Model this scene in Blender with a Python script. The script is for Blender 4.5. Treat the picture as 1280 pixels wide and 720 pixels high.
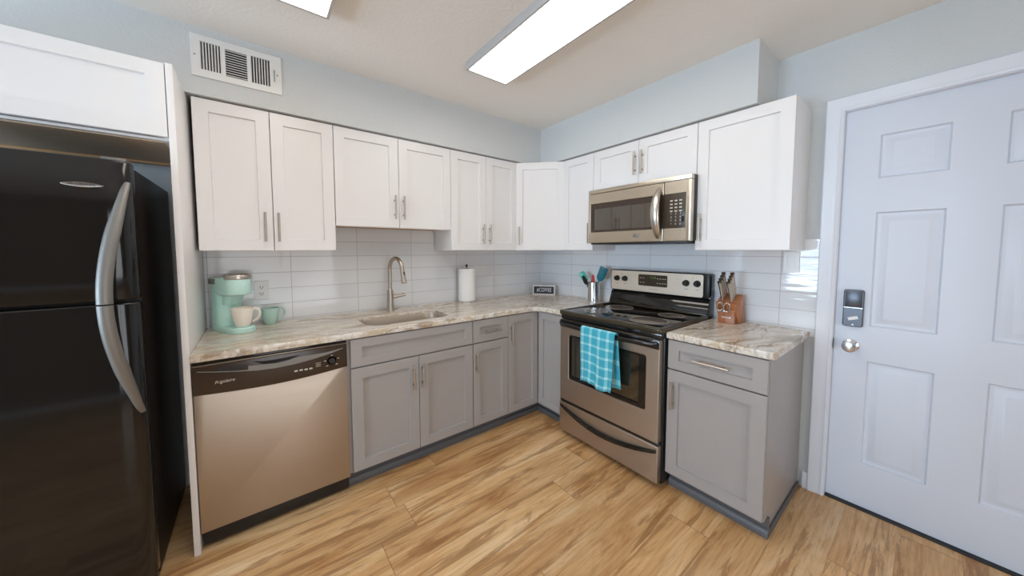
import bpy, bmesh, math, random
from mathutils import Vector, Matrix
PI = math.pi
random.seed(4)
scn = bpy.context.scene
COL = scn.collection
for o in list(bpy.data.objects):
    bpy.data.objects.remove(o)

# ------------------------------------------------------------------ camera
cam = bpy.data.cameras.new('camera')
cam.sensor_width = 36.0
cam.lens = 411.3329 / 1280 * 36
cam.shift_y = -(360 - 336.684) / 1280
cam.clip_start = 0.02
camo = bpy.data.objects.new('camera', cam)
COL.objects.link(camo)
camo.location = (-2.4296, -2.5959, 1.3554)
camo.rotation_euler = (PI / 2 - 0.0587, 0.001, -0.6614)
scn.camera = camo

# ------------------------------------------------------------------ view + world + big lights
vs = scn.view_settings
vs.view_transform = 'Standard'
vs.look = 'None'
vs.gamma = 1.0
vs.use_curve_mapping = False
vs.exposure = -0.02

w = bpy.data.worlds.new('world')
scn.world = w
w.use_nodes = True
bg = w.node_tree.nodes['Background']
bg.inputs[0].default_value = (0.62, 0.80, 1.0, 1)
bg.inputs[1].default_value = 1.6

LAMP = 7.6            # glow of the two ceiling fixtures' diffusers
LAMP_COL = (1.0, 0.94, 0.87, 1)


def area(name, loc, rot, sx, sy, power, col):
    l = bpy.data.lights.new(name, 'AREA')
    l.shape = 'RECTANGLE'
    l.size, l.size_y = sx, sy
    l.energy = power
    l.color = col
    o = bpy.data.objects.new(name, l)
    COL.objects.link(o)
    o.location = loc
    o.rotation_euler = rot
    return o


# daylight at the side window (wall_left); soft fill added at an invented rear window (wall_rear)
area('daylight_side', (-6.12, -1.75, 1.35), (PI / 2 + .28, 0, -PI / 2), 1.9, 1.5, 245, (0.58, 0.78, 1.0))
area('added_fill_rear', (-2.05, -5.12, 1.2), (PI / 2 + .40, 0, 0), 1.8, 2.0, 30, (1.0, 0.96, 0.92))

# ------------------------------------------------------------------ mesh helpers


class MB:
    def __init__(self):
        self.bm = bmesh.new()

    def _add(self, tmp):
        me = bpy.data.meshes.new('tmp')
        tmp.to_mesh(me)
        tmp.free()
        self.bm.from_mesh(me)
        bpy.data.meshes.remove(me)
        return self

    def box(self, x0, x1, y0, y1, z0, z1, b=0.0, seg=2):
        t = bmesh.new()
        r = bmesh.ops.create_cube(t, size=1.0)
        x0, x1 = min(x0, x1), max(x0, x1)
        y0, y1 = min(y0, y1), max(y0, y1)
        z0, z1 = min(z0, z1), max(z0, z1)
        for v in t.verts:
            v.co = Vector((x0 if v.co.x < 0 else x1, y0 if v.co.y < 0 else y1, z0 if v.co.z < 0 else z1))
        if b > 0:
            bmesh.ops.bevel(t, geom=list(t.edges), offset=b, segments=seg, profile=0.5, affect='EDGES')
        return self._add(t)

    def loops(self, L, cap0=True, cap1=True, closed=True):
        t = self.bm
        V = [[t.verts.new(p) for p in l] for l in L]
        n = len(V[0])
        for a, b in zip(V[:-1], V[1:]):
            for i in range(n if closed else n - 1):
                j = (i + 1) % n
                try:
                    t.faces.new((a[i], a[j], b[j], b[i]))
                except ValueError:
                    pass
        if cap0:
            t.faces.new(list(reversed(V[0])))
        if cap1:
            t.faces.new(V[-1])
        return self

    def lathe(self, prof, c=(0, 0, 0), n=40):
        L = []
        for r, z in prof:
            r = max(r, 1e-5)
            L.append([(c[0] + r * math.cos(2 * PI * k / n), c[1] + r * math.sin(2 * PI * k / n), c[2] + z) for k in range(n)])
        return self.loops(L)

    def cyl(self, a, b, r, r2=None, n=20):
        return self.tube([a, b], [r, r if r2 is None else r2], n)

    def tube(self, pts, r, n=14, flat=1.0, up=None):
        pts = [Vector(p) for p in pts]
        if not isinstance(r, (list, tuple)):
            r = [r] * len(pts)
        T = []
        for i in range(len(pts)):
            d = pts[min(i + 1, len(pts) - 1)] - pts[max(i - 1, 0)]
            T.append(d.normalized())
        u = Vector(up) if up else (Vector((0, 0, 1)) if abs(T[0].z) < 0.9 else Vector((1, 0, 0)))
        L = []
        for p, t, rr in zip(pts, T, r):
            u = (u - t * u.dot(t)).normalized()
            v = t.cross(u)
            L.append([tuple(p + u * (rr * math.cos(2 * PI * k / n)) + v * (rr * flat * math.sin(2 * PI * k / n))) for k in range(n)])
        return self.loops(L)

    def prism(self, poly, axis, a0, a1, b=0.0, seg=2):
        """poly: list of 2D points; extruded along axis from a0 to a1. axis x: (y,z); y: (x,z); z: (x,y)"""
        def P(p, a):
            return {'x': (a, p[0], p[1]), 'y': (p[0], a, p[1]), 'z': (p[0], p[1], a)}[axis]
        t = bmesh.new()
        A = [t.verts.new(P(p, a0)) for p in poly]
        B = [t.verts.new(P(p, a1)) for p in poly]
        n = len(poly)
        for i in range(n):
            t.faces.new((A[i], A[(i + 1) % n], B[(i + 1) % n], B[i]))
        fa = t.faces.new(list(reversed(A)))
        fb = t.faces.new(B)
        bmesh.ops.recalc_face_normals(t, faces=t.faces)
        if b > 0:
            ed = list(fa.edges) + list(fb.edges)
            bmesh.ops.bevel(t, geom=ed, offset=b, segments=seg, profile=0.5, affect='EDGES')
        return self._add(t)

    def rect(self, x0, x1, z0, z1, steps, cap1=True):
        """closed solid facing -y made of rectangle loops (inset, y)"""
        L = []
        for i, y in steps:
            L.append([(x0 + i, y, z0 + i), (x1 - i, y, z0 + i), (x1 - i, y, z1 - i), (x0 + i, y, z1 - i)])
        return self.loops(L, True, cap1)

    def mesh(self, me, M):
        me.transform(M)
        self.bm.from_mesh(me)
        bpy.data.meshes.remove(me)
        return self

    def plate(self, outer, holes, t, b=0.0, M=None, res=3):
        """flat plate in local XY with holes, thickness t from z=0 up, rounded edges b"""
        cu = bpy.data.curves.new('c', 'CURVE')
        cu.dimensions = '2D'
        cu.fill_mode = 'BOTH'
        for pl in [outer] + list(holes):
            s = cu.splines.new('POLY')
            s.points.add(len(pl) - 1)
            for q, p in zip(s.points, pl):
                q.co = (p[0], p[1], 0, 1)
            s.use_cyclic_u = True
        cu.extrude = t / 2 - b
        cu.bevel_depth = b
        cu.bevel_resolution = res
        cu.offset = -b
        o = bpy.data.objects.new('c', cu)
        me = bpy.data.meshes.new_from_object(o)
        me.transform(Matrix.Translation((0, 0, t / 2)))
        bpy.data.objects.remove(o)
        bpy.data.curves.remove(cu)
        return self.mesh(me, M or Matrix.Identity(4))

    def text(self, s, size, M, ext=0.0006, shear=0.0, spacing=1.0, bold=0.0):
        cu = bpy.data.curves.new('t', 'FONT')
        cu.body = s
        cu.size = size
        cu.extrude = ext
        cu.shear = shear
        cu.offset = bold
        cu.space_character = spacing
        cu.align_x = 'CENTER'
        cu.align_y = 'CENTER'
        o = bpy.data.objects.new('t', cu)
        me = bpy.data.meshes.new_from_object(o)
        bpy.data.objects.remove(o)
        bpy.data.curves.remove(cu)
        return self.mesh(me, M)

    def build(self, name, m, parent=None, world=False, smooth=35, recalc=True):
        bm = self.bm
        if world and parent is not None:
            r = parent
            while r.parent:
                r = r.parent
            Mi = Matrix.LocRotScale(r.location, r.rotation_euler, None).inverted()
            bmesh.ops.transform(bm, matrix=Mi, verts=bm.verts)
        if recalc:
            bmesh.ops.recalc_face_normals(bm, faces=bm.faces)
        me = bpy.data.meshes.new(name)
        bm.to_mesh(me)
        bm.free()
        for p in me.polygons:
            p.use_smooth = True
        me.set_sharp_from_angle(angle=math.radians(smooth))
        me.materials.append(m)
        o = bpy.data.objects.new(name, me)
        COL.objects.link(o)
        if parent is not None:
            o.parent = parent
        return o


FACE = Matrix.Rotation(PI / 2, 4, 'X')          # XY drawing -> XZ plane facing -y


def face_at(x, y, z, tilt=0.0):
    return Matrix.Translation((x, y, z)) @ Matrix.Rotation(tilt, 4, 'X') @ FACE


def rrect(x0, x1, y0, y1, r, n=6):
    P = []
    for cx, cy, a in ((x1 - r, y0 + r, -PI / 2), (x1 - r, y1 - r, 0), (x0 + r, y1 - r, PI / 2), (x0 + r, y0 + r, PI)):
        for k in range(n + 1):
            t = a + k * PI / 2 / n
            P.append((cx + r * math.cos(t), cy + r * math.sin(t)))
    return P


def arc(cx, cy, r, a0, a1, n):
    return [(cx + r * math.cos(a0 + (a1 - a0) * k / n), cy + r * math.sin(a0 + (a1 - a0) * k / n)) for k in range(n + 1)]


def thing(name, label, cat, loc=(0, 0, 0), rotz=0.0, group=None):
    o = bpy.data.objects.new(name, None)
    o.empty_display_size = 0.05
    COL.objects.link(o)
    o.location = loc
    o.rotation_euler = (0, 0, rotz)
    o['label'] = label
    o['category'] = cat
    if group:
        o['group'] = group
    return o


def tag(o, label, cat, group=None):
    o['label'] = label
    o['category'] = cat
    if group:
        o['group'] = group
    return o


def struct(mb, name, m, parent=None, **k):
    o = mb.build(name, m, parent, **k)
    if parent is None:
        o['kind'] = 'structure'
    return o


# ------------------------------------------------------------------ materials
def s2l(c):
    return tuple(((x / 255) / 12.92 if x / 255 <= 0.04045 else ((x / 255 + 0.055) / 1.055) ** 2.4) for x in c)


class NT:
    def __init__(self, name):
        self.m = bpy.data.materials.new(name)
        self.m.use_nodes = True
        self.t = self.m.node_tree
        self.b = self.t.nodes['Principled BSDF']
        self.out = self.t.nodes['Material Output']

    def n(self, typ, **k):
        nd = self.t.nodes.new(typ)
        for a, v in k.items():
            setattr(nd, a, v)
        return nd

    def l(self, a, b):
        self.t.links.new(a, b)

    def math(self, op, a, b=None, c=None):
        nd = self.n('ShaderNodeMath', operation=op)
        for i, v in enumerate((a, b, c)):
            if v is None:
                continue
            if isinstance(v, (int, float)):
                nd.inputs[i].default_value = v
            else:
                self.l(v, nd.inputs[i])
        return nd.outputs[0]

    def mix(self, f, a, b, mode='MIX'):
        nd = self.n('ShaderNodeMix', data_type='RGBA', blend_type=mode)
        for s, v in ((nd.inputs[0], f), (nd.inputs[6], a), (nd.inputs[7], b)):
            if isinstance(v, (int, float)):
                s.default_value = v
            elif isinstance(v, tuple):
                s.default_value = v if len(v) == 4 else v + (1,)
            else:
                self.l(v, s)
        return nd.outputs[2]

    def ramp(self, f, stops):
        nd = self.n('ShaderNodeValToRGB')
        e = nd.color_ramp.elements
        while len(e) < len(stops):
            e.new(0.5)
        for q, (p, c) in zip(e, stops):
            q.position = p
            if isinstance(c, (int, float)):
                c = (c, c, c)
            q.color = tuple(c) + (1,)
        self.l(f, nd.inputs[0])
        return nd.outputs[0]

    def noise(self, vec, scale, detail=4, rough=0.55, dist=0.0):
        nd = self.n('ShaderNodeTexNoise')
        nd.inputs['Scale'].default_value = scale
        nd.inputs['Detail'].default_value = detail
        nd.inputs['Roughness'].default_value = rough
        nd.inputs['Distortion'].default_value = dist
        if vec is not None:
            self.l(vec, nd.inputs['Vector'])
        return nd.outputs[0]

    def obj(self, scale=(1, 1, 1), rot=(0, 0, 0), loc=(0, 0, 0)):
        tc = self.n('ShaderNodeTexCoord')
        mp = self.n('ShaderNodeMapping')
        mp.inputs['Scale'].default_value = scale
        mp.inputs['Rotation'].default_value = rot
        mp.inputs['Location'].default_value = loc
        self.l(tc.outputs['Object'], mp.inputs['Vector'])
        return mp.outputs[0]

    def bump(self, h, strength=0.2, dist=0.01):
        nd = self.n('ShaderNodeBump')
        nd.inputs['Strength'].default_value = strength
        nd.inputs['Distance'].default_value = dist
        self.l(h, nd.inputs['Height'])
        self.l(nd.outputs[0], self.b.inputs['Normal'])


def pbr(name, col, rough=0.5, metal=0.0, spec=0.5, bump=None, coat=0.0, var=0.0):
    N = NT(name)
    N.b.inputs['Base Color'].default_value = tuple(col) + (1,)
    N.b.inputs['Roughness'].default_value = rough
    N.b.inputs['Metallic'].default_value = metal
    N.b.inputs['Specular IOR Level'].default_value = spec
    N.b.inputs['Coat Weight'].default_value = coat
    N.b.inputs['Coat Roughness'].default_value = 0.05
    if bump:
        sc, st, ds = bump
        N.bump(N.noise(N.obj(), sc, 3), st, ds)
    if var:
        f = N.noise(N.obj(), 6, 3)
        c2 = tuple(x * (1 - var) for x in col)
        N.l(N.mix(f, tuple(col), c2), N.b.inputs['Base Color'])
    return N.m


def steel(name, col, rough, sc, aniso=0.0):
    N = NT(name)
    h = N.noise(N.obj(sc), 1.0, 3, 0.6)
    N.l(N.ramp(h, [(0.3, tuple(x * 0.94 for x in col)), (0.7, col)]), N.b.inputs['Base Color'])
    N.l(N.ramp(h, [(0.3, rough * 0.85), (0.7, rough * 1.15)]), N.b.inputs['Roughness'])
    N.b.inputs['Metallic'].default_value = 1.0
    if aniso:
        N.b.inputs['Anisotropic'].default_value = aniso
        cv = N.n('ShaderNodeCombineXYZ')
        cv.inputs[2].default_value = 1.0
        N.l(cv.outputs[0], N.b.inputs['Tangent'])
    N.bump(h, 0.03, 0.0005)
    return N.m


M = {}
M['wall'] = pbr('wall_paint', s2l((211, 213, 212)), 0.7, bump=(70, 0.35, 0.006))
M['ceiling'] = pbr('ceiling_paint', s2l((242, 237, 230)), 0.8, bump=(60, 0.3, 0.005))
M['rear'] = pbr('rear_wall_paint', s2l((132, 110, 90)), 0.8)
M['trim'] = pbr('white_trim_paint', s2l((232, 234, 240)), 0.35, var=0.03)
M['door'] = pbr('white_door_paint', s2l((218, 222, 231)), 0.42, bump=(9, 0.03, 0.004))
M['white'] = pbr('white_cabinet_paint', s2l((238, 235, 233)), 0.33, var=0.02)
M['gray'] = pbr('gray_cabinet_paint', s2l((168, 162, 158)), 0.36, var=0.03)
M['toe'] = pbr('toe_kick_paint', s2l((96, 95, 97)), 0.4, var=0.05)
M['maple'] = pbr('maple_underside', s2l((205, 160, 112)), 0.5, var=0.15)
M['under'] = pbr('unfinished_maple_underside', s2l((214, 184, 150)), 0.5, var=0.15)  # pale unfinished maple
M['nickel'] = pbr('brushed_nickel', s2l((190, 180, 168)), 0.34, 1.0, var=0.05)
M['chrome'] = pbr('chrome', s2l((222, 222, 224)), 0.2, 1.0, var=0.03)
M['steel'] = steel('stainless_steel', s2l((186, 172, 157)), 0.44, (3, 3, 300), 0.5)
M['steelw'] = steel('stainless_steel_upright', s2l((212, 200, 182)), 0.32, (3, 3, 300), 0.7)
M['sinksteel'] = pbr('sink_steel', s2l((204, 192, 176)), 0.4, 0.85, var=0.04)
M['satin'] = pbr('satin_silver_handle', s2l((138, 135, 130)), 0.5, 0.7, var=0.04)
M['black'] = pbr('black_gloss', (0.012, 0.011, 0.010), 0.09, var=0.2)
M['blackside'] = pbr('black_textured_side', (0.016, 0.012, 0.010), 0.4, spec=0.18, bump=(300, 0.12, 0.001))
M['blackmat'] = pbr('black_plastic', (0.015, 0.014, 0.014), 0.38, var=0.2)
M['brownblack'] = pbr('brown_black_panel', s2l((62, 48, 38)), 0.24, var=0.1)
M['glassblack'] = pbr('ceramic_glass', (0.010, 0.009, 0.009), 0.035, var=0.2)
M['rangetrim'] = pbr('range_enamel', s2l((72, 64, 50)), 0.14, 0.35, var=0.1)
M['burner'] = pbr('printed_burner_ring', s2l((112, 102, 94)), 0.12, var=0.1)
M['dark'] = pbr('painted_shade_black', (0.008, 0.008, 0.008), 0.8, var=0.2)  # flat black standing in for shade in hollows
M['mint'] = pbr('mint_plastic', s2l((204, 243, 233)), 0.4, var=0.03)
M['mintmug'] = pbr('teal_ceramic', s2l((188, 220, 208)), 0.25, var=0.05)
M['cream'] = pbr('cream_ceramic', s2l((250, 240, 226)), 0.25, var=0.03)
M['grayplastic'] = pbr('gray_plastic', s2l((125, 132, 126)), 0.4, var=0.05)
M['paper'] = pbr('paper_towel', s2l((245, 243, 240)), 0.9, bump=(220, 0.4, 0.002))
M['cardboard'] = pbr('cardboard_core', s2l((170, 140, 105)), 0.9, var=0.1)
M['chalk'] = pbr('slate_board', s2l((48, 54, 66)), 0.6, var=0.1)
M['framew'] = pbr('whitewashed_frame', s2l((222, 218, 212)), 0.5, var=0.06)
M['letter'] = pbr('white_lettering', s2l((240, 240, 238)), 0.5, var=0.02)
M['teal'] = pbr('teal_silicone', s2l((92, 196, 180)), 0.45, var=0.08)
M['dteal'] = pbr('dark_teal_silicone', s2l((18, 104, 118)), 0.45, var=0.08)
M['red'] = pbr('red_silicone', s2l((205, 70, 78)), 0.45, var=0.08)
M['plate'] = pbr('outlet_plastic', s2l((235, 233, 230)), 0.25, var=0.02)
M['slot'] = pbr('outlet_slot', (0.02, 0.02, 0.02), 0.6, var=0.1)
M['brass'] = pbr('worn_brass', s2l((150, 116, 84)), 0.35, 1.0, var=0.2)
M['lockdark'] = pbr('gunmetal', s2l((92, 93, 98)), 0.32, 0.7, var=0.1)
M['capsteel'] = pbr('dark_polished_steel', s2l((150, 146, 142)), 0.2, 1.0, var=0.1)
M['housing'] = pbr('gray_fixture_enamel', s2l((190, 186, 182)), 0.4, var=0.02)
M['panelsteel'] = pbr('control_panel_steel', s2l((226, 212, 194)), 0.5, 0.75, var=0.03)
M['knifesteel'] = pbr('knife_handle_steel', s2l((214, 210, 204)), 0.26, 0.95, var=0.05)
M['handlesteel'] = pbr('brushed_handle_steel', s2l((206, 200, 192)), 0.3, 1.0, var=0.04)
M['keyglass'] = pbr('keypad_glass', s2l((66, 56, 44)), 0.3, spec=0.4, var=0.06)
M['vent'] = pbr('white_vent_enamel', s2l((236, 234, 230)), 0.35, var=0.02)
M['digits'] = pbr('panel_print', s2l((205, 198, 184)), 0.5, var=0.03)
M['blindm'] = pbr('blind_vinyl', s2l((236, 238, 240)), 0.5, var=0.03)


def emit(name, col, strength, base=(.8, .8, .8)):
    N = NT(name)
    N.b.inputs['Base Color'].default_value = base + (1,)
    N.b.inputs['Emission Color'].default_value = col
    N.b.inputs['Emission Strength'].default_value = strength
    return N.m


M['diffuser'] = emit('lit_diffuser', LAMP_COL, LAMP)
M['led'] = emit('green_clock_digits', (0.35, 0.75, 0.05, 1), 0.22, (.02, .03, .01))


def glass_mat():
    N = NT('window_glass')
    tr = N.n('ShaderNodeBsdfTransparent')
    gl = N.n('ShaderNodeBsdfGlossy')
    gl.inputs['Roughness'].default_value = 0.02
    fr = N.n('ShaderNodeFresnel')
    mx = N.n('ShaderNodeMixShader')
    N.l(fr.outputs[0], mx.inputs[0])
    N.l(tr.outputs[0], mx.inputs[1])
    N.l(gl.outputs[0], mx.inputs[2])
    N.l(mx.outputs[0], N.out.inputs['Surface'])
    return N.m


M['glass'] = glass_mat()


def smoked_mat(name, col, rough):
    N = NT(name)
    N.b.inputs['Base Color'].default_value = col + (1,)
    N.b.inputs['Roughness'].default_value = rough
    N.b.inputs['Specular IOR Level'].default_value = 0.9
    N.b.inputs['Coat Weight'].default_value = 1.0
    N.b.inputs['Coat Roughness'].default_value = 0.02
    return N.m


M['smoked'] = smoked_mat('smoked_glass', s2l((58, 48, 36)), 0.05)
M['ovenglass'] = smoked_mat('oven_glass', s2l((40, 38, 30)), 0.05)


def floor_mat():
    N = NT('wood_plank_floor')
    tc = N.n('ShaderNodeTexCoord')
    sp = N.n('ShaderNodeSeparateXYZ')
    N.l(tc.outputs['Object'], sp.inputs[0])
    X, Y = sp.outputs[0], sp.outputs[1]
    W, Ln = 0.182, 1.22
    yr = N.math('DIVIDE', Y, W)
    row = N.math('FLOOR', yr)
    fy = N.math('FRACT', yr)
    wn = N.n('ShaderNodeTexWhiteNoise', noise_dimensions='1D')
    N.l(row, wn.inputs['W'])
    xo = N.math('ADD', N.math('DIVIDE', X, Ln), wn.outputs[0])
    cl = N.math('FLOOR', xo)
    fx = N.math('FRACT', xo)
    cb = N.n('ShaderNodeCombineXYZ')
    N.l(row, cb.inputs[0])
    N.l(cl, cb.inputs[1])
    w2 = N.n('ShaderNodeTexWhiteNoise', noise_dimensions='3D')
    N.l(cb.outputs[0], w2.inputs['Vector'])
    rnd = w2.outputs[0]
    # plank-local grain coordinates
    off = N.n('ShaderNodeVectorMath', operation='SCALE')
    N.l(w2.outputs[1], off.inputs[0])
    off.inputs['Scale'].default_value = 23.0
    ad = N.n('ShaderNodeVectorMath', operation='ADD')
    N.l(tc.outputs['Object'], ad.inputs[0])
    N.l(off.outputs[0], ad.inputs[1])

    def mp(s):
        m = N.n('ShaderNodeMapping')
        m.inputs['Scale'].default_value = s
        N.l(ad.outputs[0], m.inputs['Vector'])
        return m.outputs[0]
    broad = N.noise(mp((1.0, 5.0, 1)), 1.5, 6, 0.66, 0.8)
    fine = N.noise(mp((2.6, 60.0, 1)), 1.5, 5, 0.65, 0.3)
    streak = N.noise(mp((1.0, 10.0, 1)), 1.5, 9, 0.70, 0.7)
    base = N.ramp(broad, [(0.28, s2l((176, 124, 74))), (0.40, s2l((212, 164, 110))), (0.53, s2l((230, 188, 136))), (0.68, s2l((244, 214, 170)))])
    tone = N.ramp(rnd, [(0.0, s2l((236, 230, 222))), (0.5, s2l((246, 243, 240))), (1.0, s2l((255, 252, 246)))])
    c = N.mix(1.0, base, tone, 'MULTIPLY')
    fg = N.ramp(fine, [(0.35, s2l((206, 188, 168))), (0.55, (1, 1, 1))])
    c = N.mix(0.45, c, fg, 'MULTIPLY')
    dk = N.ramp(streak, [(0.53, 0.0), (0.57, 0.7), (0.66, 1.0)])
    c = N.mix(N.math('MULTIPLY', dk, 0.70), c, s2l((140, 92, 50)))
    # knots
    vo = N.n('ShaderNodeTexVoronoi')
    vo.inputs['Scale'].default_value = 1.0
    N.l(mp((1.7, 3.6, 1)), vo.inputs['Vector'])
    kn = N.ramp(vo.outputs['Distance'], [(0.02, 1.0), (0.06, 0.0)])
    c = N.mix(N.math('MULTIPLY', kn, 0.7), c, s2l((112, 72, 40)))
    # seams
    sy = N.math('LESS_THAN', N.math('ABSOLUTE', N.math('SUBTRACT', fy, 0.5)), 0.4915)
    sx = N.math('LESS_THAN', N.math('ABSOLUTE', N.math('SUBTRACT', fx, 0.5)), 0.4984)
    seam = N.math('MULTIPLY', sx, sy)
    inv = N.math('MAXIMUM', N.math('SUBTRACT', 1.0, sx), N.math('MULTIPLY', N.math('SUBTRACT', 1.0, sy), 0.45))
    c = N.mix(N.math('MULTIPLY', inv, 0.5), c, s2l((92, 62, 36)))
    N.l(c, N.b.inputs['Base Color'])
    N.l(N.ramp(fine, [(0.3, 0.42), (0.7, 0.33)]), N.b.inputs['Roughness'])
    N.bump(N.math('ADD', N.math('MULTIPLY', fine, 0.35), seam), 0.25, 0.002)
    return N.m


M['floor'] = floor_mat()


def granite(name, rot, fy, dark):
    N = NT(name)
    p = N.obj((1, 1, 1), (0, 0, rot))
    wob = N.noise(p, 2.2, 4, 0.6)
    ad = N.n('ShaderNodeVectorMath', operation='ADD')
    cb = N.n('ShaderNodeCombineXYZ')
    N.l(N.math('MULTIPLY', wob, 0.35), cb.inputs[1])
    N.l(p, ad.inputs[0])
    N.l(cb.outputs[0], ad.inputs[1])
    m = N.n('ShaderNodeMapping')
    m.inputs['Scale'].default_value = (0.9, fy, 3.0)
    N.l(ad.outputs[0], m.inputs['Vector'])
    v = N.noise(m.outputs[0], 1.9, 7, 0.52, 0.6)
    base = N.ramp(v, [(0.28, s2l((150, 130, 106))), (0.37, s2l((206, 192, 172))), (0.45, s2l((236, 230, 220))), (0.52, s2l((206, 186, 158))),
                      (0.58, s2l((236, 230, 220))), (0.66, s2l((196, 188, 178))), (0.76, s2l((222, 210, 192)))])
    m2 = N.n('ShaderNodeMapping')
    m2.inputs['Scale'].default_value = (1.6, fy * 2.4, 6.0)
    N.l(ad.outputs[0], m2.inputs['Vector'])
    v2 = N.noise(m2.outputs[0], 1.5, 6, 0.6, 0.8)
    dk = N.ramp(v2, [(0.56, 0.0), (0.64, 1.0)])
    c = N.mix(N.math('MULTIPLY', dk, dark), base, s2l((142, 112, 82)))
    sp = N.noise(p, 90, 3, 0.6)
    c = N.mix(0.25, c, N.ramp(sp, [(0.35, s2l((150, 140, 130))), (0.6, (1, 1, 1))]), 'MULTIPLY')
    N.l(c, N.b.inputs['Base Color'])
    N.b.inputs['Roughness'].default_value = 0.14
    return N.m


M['granite'] = granite('streaked_granite', 0.03, 7.0, 0.6)
M['granite2'] = granite('streaked_granite_end', 0.14, 5.5, 0.85)


def tile_mat(name, axis, off):
    N = NT(name)
    tc = N.n('ShaderNodeTexCoord')
    sp = N.n('ShaderNodeSeparateXYZ')
    N.l(tc.outputs['Object'], sp.inputs[0])
    u = N.math('DIVIDE', N.math('ADD', sp.outputs[axis], off), 0.4045)
    v = N.math('DIVIDE', N.math('SUBTRACT', sp.outputs[2], 0.9125), 0.1005)
    fu, fv = N.math('FRACT', u), N.math('FRACT', v)
    du = N.math('MULTIPLY', N.math('ABSOLUTE', N.math('SUBTRACT', fu, 0.5)), 0.4045)
    dv = N.math('MULTIPLY', N.math('ABSOLUTE', N.math('SUBTRACT', fv, 0.5)), 0.1005)
    g = N.math('MAXIMUM', N.math('GREATER_THAN', du, 0.4045 / 2 - 0.0012), N.math('GREATER_THAN', dv, 0.1005 / 2 - 0.0012))
    cb = N.n('ShaderNodeCombineXYZ')
    N.l(N.math('FLOOR', u), cb.inputs[0])
    N.l(N.math('FLOOR', v), cb.inputs[1])
    wn = N.n('ShaderNodeTexWhiteNoise', noise_dimensions='3D')
    N.l(cb.outputs[0], wn.inputs['Vector'])
    t = N.mix(wn.outputs[0], s2l((228, 230, 233)), s2l((236, 237, 238)))
    N.l(N.mix(g, t, s2l((176, 170, 166))), N.b.inputs['Base Color'])
    N.l(N.math('ADD', N.math('MULTIPLY', g, 0.6), 0.055), N.b.inputs['Roughness'])
    wv = N.noise(N.obj((3.0, 3.0, 22.0)), 1.0, 2, 0.5)
    h = N.math('ADD', N.math('MULTIPLY', wv, 1.0), N.math('MULTIPLY', N.math('SUBTRACT', 1.0, g), 0.35))
    N.bump(h, 0.22, 0.006)
    return N.m


M['tileA'] = tile_mat('glossy_tile_back', 0, 2.25 + 0.4045 * 8)
M['tileB'] = tile_mat('glossy_tile_right', 1, 0.428 + 0.4045 * 8)


def wood_mat(name, c1, c2, sc):
    N = NT(name)
    h = N.noise(N.obj(sc), 1.0, 6, 0.65, 1.0)
    N.l(N.ramp(h, [(0.3, c1), (0.7, c2)]), N.b.inputs['Base Color'])
    N.b.inputs['Roughness'].default_value = 0.35
    return N.m


M['block'] = wood_mat('knife_block_wood', s2l((140, 80, 46)), s2l((192, 126, 82)), (30, 30, 5))


def towel_mat():
    N = NT('checked_towel')
    tc = N.n('ShaderNodeTexCoord')
    sp = N.n('ShaderNodeSeparateXYZ')
    N.l(tc.outputs['UV'], sp.inputs[0])

    def band(o, f, wd, ph):
        a = N.math('FRACT', N.math('ADD', N.math('MULTIPLY', o, f), ph))
        return N.math('LESS_THAN', N.math('ABSOLUTE', N.math('SUBTRACT', a, 0.5)), wd)
    bx = band(sp.outputs[0], 4.0, 0.15, 0.22)
    by = band(sp.outputs[1], 6.0, 0.13, 0.1)
    s = N.math('ADD', bx, by)
    c = N.ramp(N.math('MULTIPLY', s, 0.5), [(0.0, s2l((56, 172, 196))), (0.5, s2l((124, 206, 218))), (1.0, s2l((190, 232, 236)))])
    fb = N.noise(N.obj(), 260, 2)
    c = N.mix(0.25, c, N.ramp(fb, [(0.3, 0.6), (0.7, 1.0)]), 'MULTIPLY')
    N.l(c, N.b.inputs['Base Color'])
    N.b.inputs['Roughness'].default_value = 0.95
    N.b.inputs['Sheen Weight'].default_value = 0.3
    N.bump(fb, 0.5, 0.002)
    return N.m


M['towel'] = towel_mat()

# ------------------------------------------------------------------ measurements (metres; corner of the two tiled walls at 0,0)
CEIL = 2.445
XL, YR = -6.0, -5.0
ZT, ZB = 2.117, 1.352        # wall cabinets
ZB2 = 1.506
CT, CB = 0.903, 0.867        # worktop top and underside
SOF = 0.337

# ------------------------------------------------------------------ room shell
struct(MB().box(XL - .1, 0.14, YR - .1, 0.1, -0.1, 0.0), 'floor', M['floor'])
struct(MB().box(XL - .1, 0.14, YR - .1, 0.1, CEIL, CEIL + .1), 'ceiling', M['ceiling'])
struct(MB().box(XL - .1, 0.14, 0.0, 0.1, 0.0, CEIL), 'wall_back', M['wall'])
DY0, DY1, DZ = -2.279, -3.195, 2.066
wr = MB().box(0, .14, DY0 + .004, 0.0, 0, CEIL).box(0, .14, DY1 - .004, DY0 + .004, DZ + .004, CEIL).box(0, .14, YR - .1, DY1 - .004, 0, CEIL)
struct(wr, 'wall_right', M['wall'])
wy0, wy1, wz0, wz1 = -2.65, -0.85, 0.62, 2.05
wl = MB().box(XL - .1, XL, YR - .1, wy0, 0, CEIL).box(XL - .1, XL, wy1, 0.1, 0, CEIL).box(XL - .1, XL, wy0, wy1, 0, wz0).box(XL - .1, XL, wy0, wy1, wz1, CEIL)
struct(wl, 'wall_left', M['wall'])
vx0, vx1, vz0, vz1 = -2.95, -1.15, 0.12, 2.1  # opening of the made-up rear window, sized for the fill light
wq = MB().box(XL, vx0, YR - .1, YR, 0, CEIL).box(vx1, 0.0, YR - .1, YR, 0, CEIL).box(vx0, vx1, YR - .1, YR, 0, vz0).box(vx0, vx1, YR - .1, YR, vz1, CEIL)
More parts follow.
